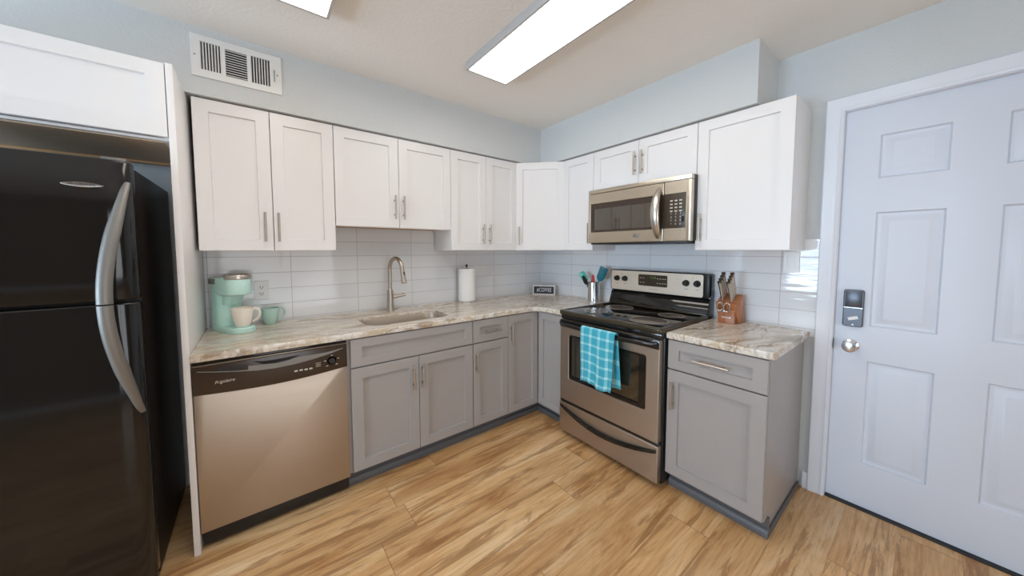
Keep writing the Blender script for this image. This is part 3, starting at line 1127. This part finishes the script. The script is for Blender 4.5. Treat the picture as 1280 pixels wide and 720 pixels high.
for k in range(25):
    s = k / 24
    hp.append((.022 + (RWD - .046) * s, -.716 - .036 * math.sin(PI * s) ** .6, .836 - .006 * math.sin(PI * s)))
MB().tube(hp, [.010 + .005 * min(1, 6 * min(k / 24, 1 - k / 24)) for k in range(25)], 14, .8, up=(0, 0, 1)).box(.016, .040, -.720, -.700, .822, .850, .004).box(RWD - .042, RWD - .018, -.720, -.700, .822, .850, .004).build('door_handle', M['black'], dr)
# drawer
dp = MB().plate(rrect(.002, RWD - .008, .038, .252, .006, 3), [], .040, .004, face_at(0, -.658, 0)).build('storage_drawer', M['steel'], t)
MB().box(.004, RWD - .010, -.690, -.656, .253, .271, .002).build('drawer_gap_strip', M['black'], t)
n = 24
top_, bot_ = [], []
for k in range(n + 1):
    s = k / n
    x = .012 + (RWD - .030) * s
    bo_ = math.sin(PI * s)
    top_.append((x, .233 - .062 * bo_))
    bot_.append((x, .213 - .066 * bo_ ** .9))
L = []
for k in range(n + 1):
    bo_ = math.sin(PI * k / n)
    yb_, yf_ = -.694, -.703 - .020 * bo_ ** .7
    (xa_, za_), (xb_, zb_) = bot_[k], top_[k]
    L.append([(xa_, yb_, za_), (xa_, yf_ + .004, za_), (xa_, yf_, za_ + .005), (xb_, yf_, zb_ - .006), (xb_, yf_ + .005, zb_), (xb_, yb_, zb_)])
MB().loops(L).build('drawer_handle', M['black'], dp)
# backguard
MB().prism([(-.005, .893), (-.005, 1.190), (-.060, 1.195), (-.070, 1.03), (-.085, 1.02), (-.118, .925), (-.118, .893)], 'x', .004, RWD - .004, .002).build('riser', M['black'], t)
tilt = math.atan2(.012, .155)
bgm = MB().plate(rrect(.000, RWD - .002, 1.030, 1.198, .018), [], .035, .006, Matrix.Translation((0, -.060, 0)) @ FACE)
bgo = bgm.build('backguard', M['black'], t)
cpn = MB().plate(rrect(.010, RWD - .040, 1.036, 1.190, .014), [], .004, .0015, face_at(0, -.0945, 0)).build('control_panel', M['panelsteel'], bgo)
MB().box(RWD - .034, RWD - .002, -.100, -.03, 1.034, 1.196, .006).build('end_cap', M['blackmat'], bgo)
MB().box(.012, RWD - .014, -.126, -.114, .922, .934, .003).build('riser_trim', M['rangetrim'], t)
dsp = MB().plate(rrect(.255, .482, 1.083, 1.169, .008), [], .003, .001, face_at(0, -.0975, 0)).build('display', M['brownblack'], cpn)
MB().text('12:28', .022, face_at(.372, -.1008, 1.148), .0003).build('clock_digits', M['led'], dsp)
for k, x in enumerate((.275, .298, .410, .430, .450, .468)):
    for z in (1.142, 1.108):
        MB().box(x - .006, x + .006, -.1011, -.1003, z - .002, z + .002).build('touch_key', M['digits'], dsp)
MB().text('FRIGIDAIRE', .011, face_at(.38, -.0989, 1.062), .0002, spacing=1.3).build('brand_lettering', M['grayplastic'], cpn)
for kx in (.067, .139, .613, .686):
    km = MB().lathe([(0, .026), (.015, .026), (.018, .022), (.0195, .004), (.0225, .002), (.0225, -.001)], n=28).box(-.003, .003, -.018, .018, .024, .0295, .001)
    bmesh.ops.transform(km.bm, matrix=Matrix.Translation((kx, -.0985, 1.127)) @ FACE @ Matrix.Rotation(.5, 4, 'Z'), verts=km.bm.verts)
    ko = km.build('knob', M['black'], cpn)
    MB().box(kx - .012, kx + .012, -.0989, -.0980, 1.084, 1.087).build('knob_marking', M['grayplastic'], cpn)
for x in (.108, .655):
    MB().cyl((x, -.0982, 1.168), (x, -.0995, 1.168), .003, n=10).build('indicator_light', M['red'], cpn)

# ------------------------------------------------------------------ dish towel on the oven handle
def towel():
    bm = bmesh.new()
    uvl = bm.loops.layers.uv.new('UVMap')
    nu, nv = 22, 44
    xl, xr = 1.196 + ry, 1.458 + ry
    xl, xr = 1.199 + ry, 1.456 + ry
    hb, hf, zt = -.742, -.772, .860
    grid = []
    for j in range(nv + 1):
        v = j / nv
        row = []
        for i in range(nu + 1):
            u = i / nu
            x = xl + (xr - xl) * u
            wv = .004 * math.sin(u * 15 + 1.0) + .003 * math.sin(u * 31)
            if v < .62:            # front drop, bottom up to the bar
                f = v / .62
                zb_ = .500 + .012 * math.sin(u * 7) - .030 * max(0, u - .75)
                z = zb_ + (.846 - zb_) * f
                y = hf - .004 + wv * (1 - f) * 1.6 - .004 * (1 - f)
                x += (1 - f) * (-.018 * u * 1.0 + .004 * math.sin(v * 9))
            elif v < .72:
                a = (v - .62) / .10 * PI
                y = (hf + hb) / 2 - math.cos(a) * (hb - hf) / 2 * 1.0 - .004 * (1 - a / PI)
                z = .846 + .016 * math.sin(a)
            else:
                f = (v - .72) / .28
                z = .846 - f * (.35 + .02 * math.sin(u * 5))
                y = hb + .018 * f + wv * f * .5 - .002
                y = min(y, -.728)
                x += f * (.016 * u)
            row.append(bm.verts.new((x, y, z)))
        grid.append(row)
    for j in range(nv):
        for i in range(nu):
            fc = bm.faces.new((grid[j][i], grid[j][i + 1], grid[j + 1][i + 1], grid[j + 1][i]))
            for lp, (a, b) in zip(fc.loops, ((i, j), (i + 1, j), (i + 1, j + 1), (i, j + 1))):
                lp[uvl].uv = (a / nu, b / nv * 1.62)
    bmesh.ops.transform(bm, matrix=Matrix.Rotation(0, 4, 'Z'), verts=bm.verts)
    me = bpy.data.meshes.new('dish_towel')
    bm.to_mesh(me)
    bm.free()
    for p in me.polygons:
        p.use_smooth = True
    me.materials.append(M['towel'])
    o = bpy.data.objects.new('dish_towel', me)
    COL.objects.link(o)
    o.location = (0, ry, 0)
    o.rotation_euler = (0, 0, RW)
    s = o.modifiers.new('s', 'SOLIDIFY')
    s.thickness = .004
    s.offset = 0
    return o


tag(towel(), 'turquoise checked dish towel draped over the oven door handle', 'towel')

# ------------------------------------------------------------------ microwave
my = -.944
MW = .758
mz0, mz1 = 1.408, 1.806
t = thing('microwave', 'stainless steel over-the-range microwave', 'microwave', (0, my, mz0), RW)
mh = mz1 - mz0
MB().box(.002, MW - .002, -.362, -.008, .004, mh, .003).build('body', M['blackmat'], t)
MB().box(.0, MW, -.400, -.362, mh - .030, mh - .002, .004).build('top_vent_trim', M['steelw'], t)
dr = MB()
dW = .592
dr.plate(rrect(.0, dW, .0, mh - .032, .004, 3), [rrect(.022, .535, .080, .292, .004)], .036, .004, face_at(0, -.364, 0))
dro = dr.build('door', M['steelw'], t)
MB().box(.018, .538, -.392, -.380, .076, .296).build('window', M['smoked'], dro)
MB().plate(rrect(.023, .534, .081, .291, .003), [rrect(.050, .520, .096, .255, .003)], .003, .0005, face_at(0, -.392, 0)).build('window_border', M['brownblack'], dro)
pnl = MB().plate(rrect(dW + .003, MW, .0, mh - .032, .004, 3), [], .036, .004, face_at(0, -.364, 0)).build('control_panel', M['steelw'], t)
MB().box(dW - .058, dW + .002, -.4015, -.3995, .080, .292).build('door_dark_strip', M['smoked'], dro)
kp = MB().box(dW + .004, MW - .030, -.4015, -.3990, .080, .292, .0005).build('keypad', M['keyglass'], pnl)
for r_ in range(4):
    for c_ in range(3):
        x = .642 + c_ * .028
        z = .247 - r_ * .021
        MB().box(x - .008, x + .008, -.4022, -.4010, z - .004, z + .004).build('key', M['digits'], kp)
for r_, rw in enumerate(('123', '456', '789', '*0#')):
    for c_, ch in enumerate(rw):
        MB().text(ch, .016, face_at(.642 + c_ * .028, -.4018, .168 - r_ * .021), .0003).build('key', M['digits'], kp)
MB().plate(rrect(.706, .722, .116, .150, .003), [], .003, .0005, face_at(0, -.4000, 0)).build('open_button', M['black'], kp)
MB().box(MW - .026, MW + .0005, -.4006, -.362, .0, mh - .032, .005).build('side_trim', M['steelw'], pnl)
hp, hr = [], []
for k in range(21):
    s = k / 20
    f = math.sin(PI * s)
    hp.append((.560 + .0 * f, -.398 - .050 * f ** .75, .022 + .315 * s))
    hr.append(.006 + .012 * f ** .6)
MB().tube(hp, hr, 16, 1.6, up=(0, -1, 0)).build('door_handle', M['handlesteel'], dro)
MB().box(.385, .430, -.4035, -.399, .033, .056, .001).build('badge', M['satin'], dro)
MB().box(.02, MW - .02, -.39, -.03, -.012, .003, .003).build('base_grille', M['blackmat'], t)

# ------------------------------------------------------------------ air vent on the soffit
vx_0, vx_1, vz_0, vz_1 = -2.643, -2.281, 2.207, 2.407
t = thing('air_vent', 'white three-section wall air vent above the cabinets', 'vent', ((vx_0 + vx_1) / 2, -SOF, vz_0))
gs = [(-2.607, -2.530, 2.245, 2.377), (-2.514, -2.429, 2.240, 2.372), (-2.412, -2.330, 2.240, 2.375)]
MB().plate([(vx_0, vz_0), (vx_1, vz_0), (vx_1, vz_1), (vx_0, vz_1)], [[(a, c), (b, c), (b, d_), (a, d_)] for a, b, c, d_ in gs], .008, .003, face_at(0, -SOF, 0)).build('faceplate', M['vent'], t, world=True)
MB().box(gs[0][0] - .004, gs[2][1] + .004, -SOF - .0016, -SOF - .0004, vz_0 + .02, vz_1 - .02).build('duct_shade_sheet', M['dark'], t, world=True)  # dark sheet behind the louvers stands for the unlit duct
for gi, (a, b, c, d_) in enumerate(gs):
    lv = MB()
    if gi == 1:
        nL = 11
        for k in range(nL):
            z = c + (d_ - c) * (k + .5) / nL
            lv.prism([(-SOF - .002, z + .001), (-SOF - .002, z + .0035), (-SOF - .0075, z - .0005), (-SOF - .0075, z - .003)], 'x', a - .001, b + .001)
    else:
        nL = 7
        sg = 1 if gi == 0 else -1
        for k in range(nL + 1):
            x = a + (b - a) * k / nL
            lv.prism([(x - .0035, -SOF - .0075), (x - .0005, -SOF - .0075), (x + .0025 , -SOF - .002), (x, -SOF - .002)], 'z', c - .001, d_ + .001)
    lv.build('louvers', M['vent'], t, world=True)
for x in (-2.628, -2.300):
    MB().cyl((x, -SOF - .0075, 2.307), (x, -SOF - .0095, 2.307), .0035, n=12).build('screw', M['satin'], t, world=True)
MB().box(-2.316, -2.312, -SOF - .014, -SOF - .007, 2.27, 2.33, .001).build('damper_lever', M['grayplastic'], t, world=True)

# ------------------------------------------------------------------ ceiling lights
def ceiling_light(x0, x1, y0, y1, label):
    t = thing('ceiling_light', label, 'light', ((x0 + x1) / 2, (y0 + y1) / 2, CEIL), 0, 'fluorescent ceiling lights')
    zb = 2.402
    mb = MB()
    mb.box(x0, x0 + .012, y1, y0, zb - .002, CEIL - .0005, .002).box(x1 - .012, x1, y1, y0, zb - .002, CEIL - .0005, .002)
    mb.box(x0 + .012, x1 - .012, y0 - .012, y0, zb - .002, CEIL - .0005, .002).box(x0 + .012, x1 - .012, y1, y1 + .012, zb - .002, CEIL - .0005, .002)
    mb.box(x0 + .012, x1 - .012, y1 + .012, y0 - .012, CEIL - .012, CEIL - .0005)
    mb.build('housing', M['housing'], t, world=True)
    MB().box(x0 + .0125, x1 - .0125, y1 + .0125, y0 - .0125, zb, zb + .012, .002).build('diffuser', M['diffuser'], t, world=True)


ceiling_light(-1.425, -1.132, -.870, -2.090, 'lit fluorescent ceiling light nearer the range')
ceiling_light(-2.420, -2.128, -.852, -2.072, 'lit fluorescent ceiling light nearer the refrigerator, cut by the top edge')

# ------------------------------------------------------------------ outlets
def outlet(label, M4, gfci=False):
    t = thing('wall_outlet', label, 'outlet', (0, 0, 0))
    t.matrix_basis = M4
    MB().plate(rrect(-.037, .037, -.0595, .0595, .004, 3), [], .006, .002, FACE).build('cover_plate', M['plate'], t)
    if gfci:
        MB().plate(rrect(-.0165, .0165, -.034, .034, .003, 3), [], .004, .001, face_at(0, -.0055, 0)).build('rocker', M['plate'], t)
    else:
        for dz in (-.020, .020):
            f = MB().plate(rrect(-.0165, .0165, dz - .014, dz + .014, .011, 4), [], .004, .001, face_at(0, -.0055, 0)).build('socket', M['plate'], t)
            MB().box(-.0085, -.0055, -.0101, -.0090, dz - .004, dz + .005).box(.0055, .0085, -.0101, -.0090, dz - .004, dz + .005).cyl((0, -.0101, dz - .009), (0, -.009, dz - .009), .003, n=10).build('slots', M['slot'], f)
    return t


outlet('white wall outlet behind the mint coffee maker', Matrix.Translation((-2.408, -.0062, 1.105)))
outlet('white wall switch plate on the tile right of the knife block', Matrix.Translation((-.0062, -2.092, 1.285)) @ Matrix.Rotation(-PI / 2, 4, 'Z'), True)

# ------------------------------------------------------------------ coffee maker and mugs
def stadium(w, yb, yfr, z, rb=.02, n=8, ins=0.0):
    """plan: rounded back corners, semicircular front (toward -y)"""
    h = w / 2 - ins
    yb -= ins
    P = []
    for k in range(n + 1):                       # back right
        a = k * PI / 2 / n
        P.append((h - rb + rb * math.cos(a), yb - rb + rb * math.sin(a), z))
    for k in range(n + 1):
        a = PI / 2 + k * PI / 2 / n
        P.append((-h + rb + rb * math.cos(a), yb - rb + rb * math.sin(a), z))
    cy = yfr + w / 2
    for k in range(2 * n + 1):
        a = PI + k * PI / (2 * n)
        P.append((h * math.cos(a), cy + h * math.sin(a), z))
    return P


CMX, CMY, CMR = -2.535, -.182, math.radians(26)
t = thing('coffee_maker', 'mint green single-serve coffee maker on the worktop', 'coffee maker', (CMX, CMY, CT), CMR)
w_ = .116
cm = MB()
cm.loops([stadium(w_ + .004, .135, -.132, 0, ins=.003), stadium(w_ + .004, .135, -.132, .003), stadium(w_ + .004, .135, -.132, .024), stadium(w_ + .004, .135, -.132, .028, ins=.003)])
cm.loops([stadium(w_, .132, -.020 + .03, z, ins=i) for z, i in ((.026, 0), (.12, 0), (.20, .0), (.285, .0), (.296, .003), (.300, .010))])
cm.loops([stadium(w_, .128, y_, z, ins=i) for y_, z, i in ((-.055, .198, .010), (-.085, .203, .006), (-.108, .210, .001), (-.110, .216, 0), (-.110, .288, 0), (-.110, .295, .004))])
cm.loops([stadium(w_ - .030, .06, y_, z, ins=0) for y_, z in ((-.015, .150), (-.030, .175), (-.055, .201))])
cm.build('body', M['mint'], t)
cyl_c = -.110 + w_ / 2
MB().lathe([(0, .293), (.0575, .293), (.0590, .297), (.0590, .313), (.0565, .317), (.046, .319), (.044, .316), (0, .316)], (0, cyl_c, 0), 48).build('lid', M['handlesteel'], t)
MB().plate(rrect(-.045, .045, -.120, -.045, .030, 6), [], .004, .001, Matrix.Translation((0, 0, .0275))).build('drip_tray', M['mint'], t)
MB().box(-.0600, .0600, .060, .137, .262, .294, .006).build('reservoir_lid', M['grayplastic'], t)


def mug(name, label, cx, cy, z, rtop, h, rot, m):
    t = thing(name, label, 'mug', (cx, cy, z), rot)
    pr = [(0, 0), (.54, 0), (.58, .015), (.72, .18), (.86, .42), (.95, .70), (.99, .95), (1.0, .985), (.985, 1.0), (.955, .985), (.93, .90), (.88, .66), (.80, .42), (.66, .20), (.5, .07), (0, .06)]
    MB().lathe([(r * rtop, k * h) for r, k in pr], n=44).build('cup', m, t)
    P = [(rtop * .90, 0, h * .86), (rtop * 1.10, 0, h * .93), (rtop * 1.38, 0, h * .90), (rtop * 1.56, 0, h * .74), (rtop * 1.50, 0, h * .52), (rtop * 1.22, 0, h * .33), (rtop * .86, 0, h * .24)]
    Q = []
    for i in range(len(P) - 1):
        p0, p1, p2, p3 = [Vector(P[max(0, min(len(P) - 1, i + k))]) for k in (-1, 0, 1, 2)]
        for s in range(5):
            u = s / 5
            Q.append(.5 * ((2 * p1) + (p2 - p0) * u + (2 * p0 - 5 * p1 + 4 * p2 - p3) * u * u + (3 * p1 - p0 - 3 * p2 + p3) * u ** 3))
    Q.append(Vector(P[-1]))
    MB().tube(Q, .0058, 12, 1.5, up=(1, 0, .2)).build('mug_handle', m, t)
    return t


mug('mug', 'cream white mug sitting on the coffee maker tray', -2.499, -.258, CT + .0320, .051, .103, -.25, M['cream'])
mug('mug', 'teal mug on the worktop behind the cream mug', -2.372, -.098, CT, .047, .098, .1, M['mintmug'])

# ------------------------------------------------------------------ paper towel
t = thing('paper_towel_holder', 'metal paper towel holder standing by the tiled back wall', 'paper towel holder', (-.990, -.105, CT))
MB().lathe([(0, 0), (.076, 0), (.078, .004), (.076, .010), (.070, .012), (0, .012)], n=44).build('base', M['chrome'], t)
MB().cyl((0, 0, .011), (0, 0, .312), .0045, n=12).build('rod', M['blackmat'], t)
MB().lathe([(0, .330), (.006, .329), (.011, .322), (.0115, .316), (.008, .310), (.005, .306), (0, .306)], n=20).build('finial', M['blackmat'], t)
pr = [(.021, .0135), (.070, .0135), (.0725, .016), (.0725, .290), (.070, .2925), (.021, .2925)]
nn = 48
L = [[(-.990 + r * math.cos(2 * PI * k / nn), -.105 + r * math.sin(2 * PI * k / nn), CT + z) for k in range(nn)] for r, z in pr + [pr[0]]]
t2 = thing('paper_towel_roll', 'white roll of paper towels on the metal holder', 'paper towels', (-.990, -.105, CT + .0135))
MB().loops(L, False, False).build('paper', M['paper'], t2, world=True)
MB().loops([[(-.990 + r * math.cos(2 * PI * k / 32), -.105 + r * math.sin(2 * PI * k / 32), CT + z) for k in range(32)] for r, z in ((.0195, .0135), (.0209, .0135), (.0209, .293), (.0195, .293), (.0195, .0135))], False, False).build('core', M['cardboard'], t2, world=True)

# ------------------------------------------------------------------ coffee sign
sa = math.atan2(-.292 + .112, -.069 + .207)
t = thing('letter_sign', 'small framed dark sign with white coffee lettering in the worktop corner', 'sign', (-.150, -.190, CT), sa)
hw = .114
MB().plate([(-hw, 0), (hw, 0), (hw, .100), (-hw, .100)], [[(-hw + .013, .013), (hw - .013, .013), (hw - .013, .087), (-hw + .013, .087)]], .030, .0015, face_at(0, .015, 0)).build('frame', M['framew'], t)
MB().box(-hw + .012, hw - .012, -.002, .010, .012, .088).build('board', M['chalk'], t)
MB().text('#COFFEE', .054, face_at(0.002, -.0026, .050) @ Matrix.Diagonal((.66, 1, 1, 1)), .0005, spacing=1.05).build('lettering', M['letter'], t)

# ------------------------------------------------------------------ utensil crock and utensils
UX, UY = -.118, -.785
t = thing('utensil_crock', 'ribbed stainless utensil crock on the worktop beside the range', 'crock', (UX, UY, CT))
L = []
n = 72
for r0, z, am in ((.048, 0, .0), (.051, .003, .004), (.051, .172, .004), (.0525, .176, .002), (.049, .176, .002), (.047, .172, .0), (.047, .006, 0)):
    L.append([((r0 - am + am * math.cos(6 * 2 * PI * k / n)) * math.cos(2 * PI * k / n), (r0 - am + am * math.cos(6 * 2 * PI * k / n)) * math.sin(2 * PI * k / n), z) for k in range(n)])
MB().loops(L).build('crock', M['chrome'], t)


def utensil(name, label, base, tip, hm, bm_, w, L_, thick, roll, round_=False):
    """handle from base inside the crock to the neck, then a head of width w and length L_ to the tip. coordinates relative to crock base"""
    b, e = Vector(base), Vector(tip)
    d = (e - b).normalized()
    t = thing(name, label, name.replace('_', ' '), (UX, UY, CT))
    neck = e - d * L_
    MB().tube([b, (b + neck) / 2, neck + d * .01], [.0055, .005, .004], 10).build('shaft', M[hm], t)
    u = Vector((-.78, -.62, 0))                     # roughly toward the room
    u = (u - d * u.dot(d)).normalized()
    v = d.cross(u)
    u, v = u * math.cos(roll) + v * math.sin(roll), -u * math.sin(roll) + v * math.cos(roll)
    Lq = []
    for s, ww, tt in ((0, .25, 1), (.12, .75, 1), (.3, .95, .9), (.85, 1, .7), (.97, .96, .5), (1.0, .88, .4)):
        if round_:
            ww = max(.12, math.sin(PI * (s * .9 + .08)) ** .6)
        c = neck + d * (L_ * s)
        r = [c + v * (w / 2 * ww) * a + u * (thick / 2 * tt) * bb for a, bb in ((1, .5), (.9, 1), (-.9, 1), (-1, .5), (-1, -.5), (-.9, -1), (.9, -1), (1, -.5))]
        if round_:
            r = [q + u * (-.010 * math.sin(PI * s)) * (1 - abs((q - c).dot(v)) / (w / 2)) for q in r]
        Lq.append([tuple(q) for q in r])
    MB().loops(Lq).build('head', M[bm_], t)
    return t


utensil('spatula', 'light teal spatula leaning left in the utensil crock', (.01, -.02, .02), (-.01, .135, .255), 'teal', 'teal', .056, .105, .009, .25)
utensil('slotted_turner', 'dark teal turner leaning right in the utensil crock', (.0, .02, .02), (.005, -.105, .305), 'dteal', 'dteal', .072, .130, .008, -.2)
utensil('serving_spoon', 'black serving spoon under the light teal spatula in the crock', (.0, .0, .02), (-.028, .100, .225), 'blackmat', 'blackmat', .042, .085, .010, .4, True)
utensil('scraper', 'red silicone scraper standing upright in the middle of the crock', (.0, .01, .02), (-.022, -.008, .240), 'red', 'red', .032, .075, .010, .3, True)

# ------------------------------------------------------------------ knife block, knives, scissors
KB = (-.105, -1.826)
t = thing('knife_block', 'slanted brown wooden knife block on the short worktop', 'knife block', (KB[0], KB[1], CT), RW)
bw = .058
prof = [(.085, 0), (-.030, 0), (-.078, .120), (.012, .178), (.085, .06)]
prof = [(.088, 0), (-.012, 0), (-.072, .122), (.026, .176)]
MB().prism(prof, 'x', -bw, bw, .003).build('body', M['block'], t)
fr_ = MB().prism([(-.012, 0), (-.062, 0), (-.062, .070), (-.052, .083), (-.046, .083)], 'x', -.047, .044, .002).build('front_block', M['block'], t)
lg = MB()
for k, wd in enumerate((.006, .004, .007, .004, .005, .004)):
    lg.box(-.024 + .0065 * k, -.0195 + .0065 * k, -.0626, -.0615, .036, .036 + wd)
lg.cyl((.020, -.0626, .039), (.020, -.0615, .039), .0055, n=14)
lg.build('printed_mark', M['letter'], fr_)
ax = Vector((0, -.40, 1)).normalized()            # knives lie along the slope, handles toward the room
topd = Vector((0, .098, .054)).normalized()
fr0 = Vector((0, -.072, .122))
up = Vector((0, -.054, .098)).normalized()
slots = MB()
ks = []
for col, x in ((0, -.026), (1, .022)):
    for r_ in range(4):
        q = fr0 + topd * (.024 + .024 * r_) + Vector((x, 0, 0))
        ks.append((col, r_, q))
        slots.box(q.x - .002, q.x + .002, q.y - .008, q.y + .008, q.z + .0005, q.z + .001)
slots.bm.free()
names_l = ['front', 'second', 'third', 'rearmost']
Wm = Matrix.Translation((KB[0], KB[1], CT)) @ Matrix.Rotation(RW, 4, 'Z')
for col, r_, q in ks:
    side = 'left' if col == 0 else 'right'
    lab = '%s steel-handled knife in the %s row of the wooden block' % (names_l[r_], side)
    wq_ = Wm @ q
    t = thing('kitchen_knife', lab, 'knife', tuple(wq_), RW, 'knives in the wooden block')
    hl = .136 + .006 * r_
    d = ax
    prf = [(.000, .0075), (.004, .0085), (.016, .0065), (.030, .0075), (.055, .0085), (.080, .0090), (.094, .0105), (.100, .0095), (.102, .006)]
    pts = [d * (s / .102 * hl) + Vector((0, -.010 * (s / .1) ** 2, 0)) for s, _ in prf]
    MB().tube(pts, [r * .98 for _, r in prf], 12, 1.15, up=(0, -1, 0)).build('handle', M['knifesteel'], t)
    a, b = pts[-3], pts[-1]
    MB().tube([a + (b - a) * .35, b + (b - a) * .05, b + (b - a) * .18], [.0108, .0102, .006], 12, 1.15, up=(0, -1, 0)).build('end_cap', M['capsteel'], t)
    MB().prism([(-.007, .0), (.007, .004), (.007, .010), (-.007, .010)], 'x', -.0009, .0009).build('blade', M['chrome'], t)
# scissors: two bows standing over the front block
t = thing('kitchen_scissors', 'steel kitchen scissors hanging in front of the knives', 'scissors', (KB[0], KB[1], CT), RW)
for s in (-1, 1):
    P = []
    for k in range(25):
        a = 2 * PI * k / 24
        P.append((s * (.0185 + .0165 * math.cos(a) * (1.0)) - .006, -.096 - .012 * math.sin(a), .105 + .026 * math.sin(a) + .008 * math.cos(a) * s))
    mb = MB()
    mb.tube(P, .0042, 10)
    mb.tube([(-.006 + s * .003, -.094, .080), (-.006 - s * .002, -.075, .060 + .02), (-.006 - s * .003, -.058, .078)], [.005, .005, .004], 8)
    mb.build('handle', M['knifesteel'], t)
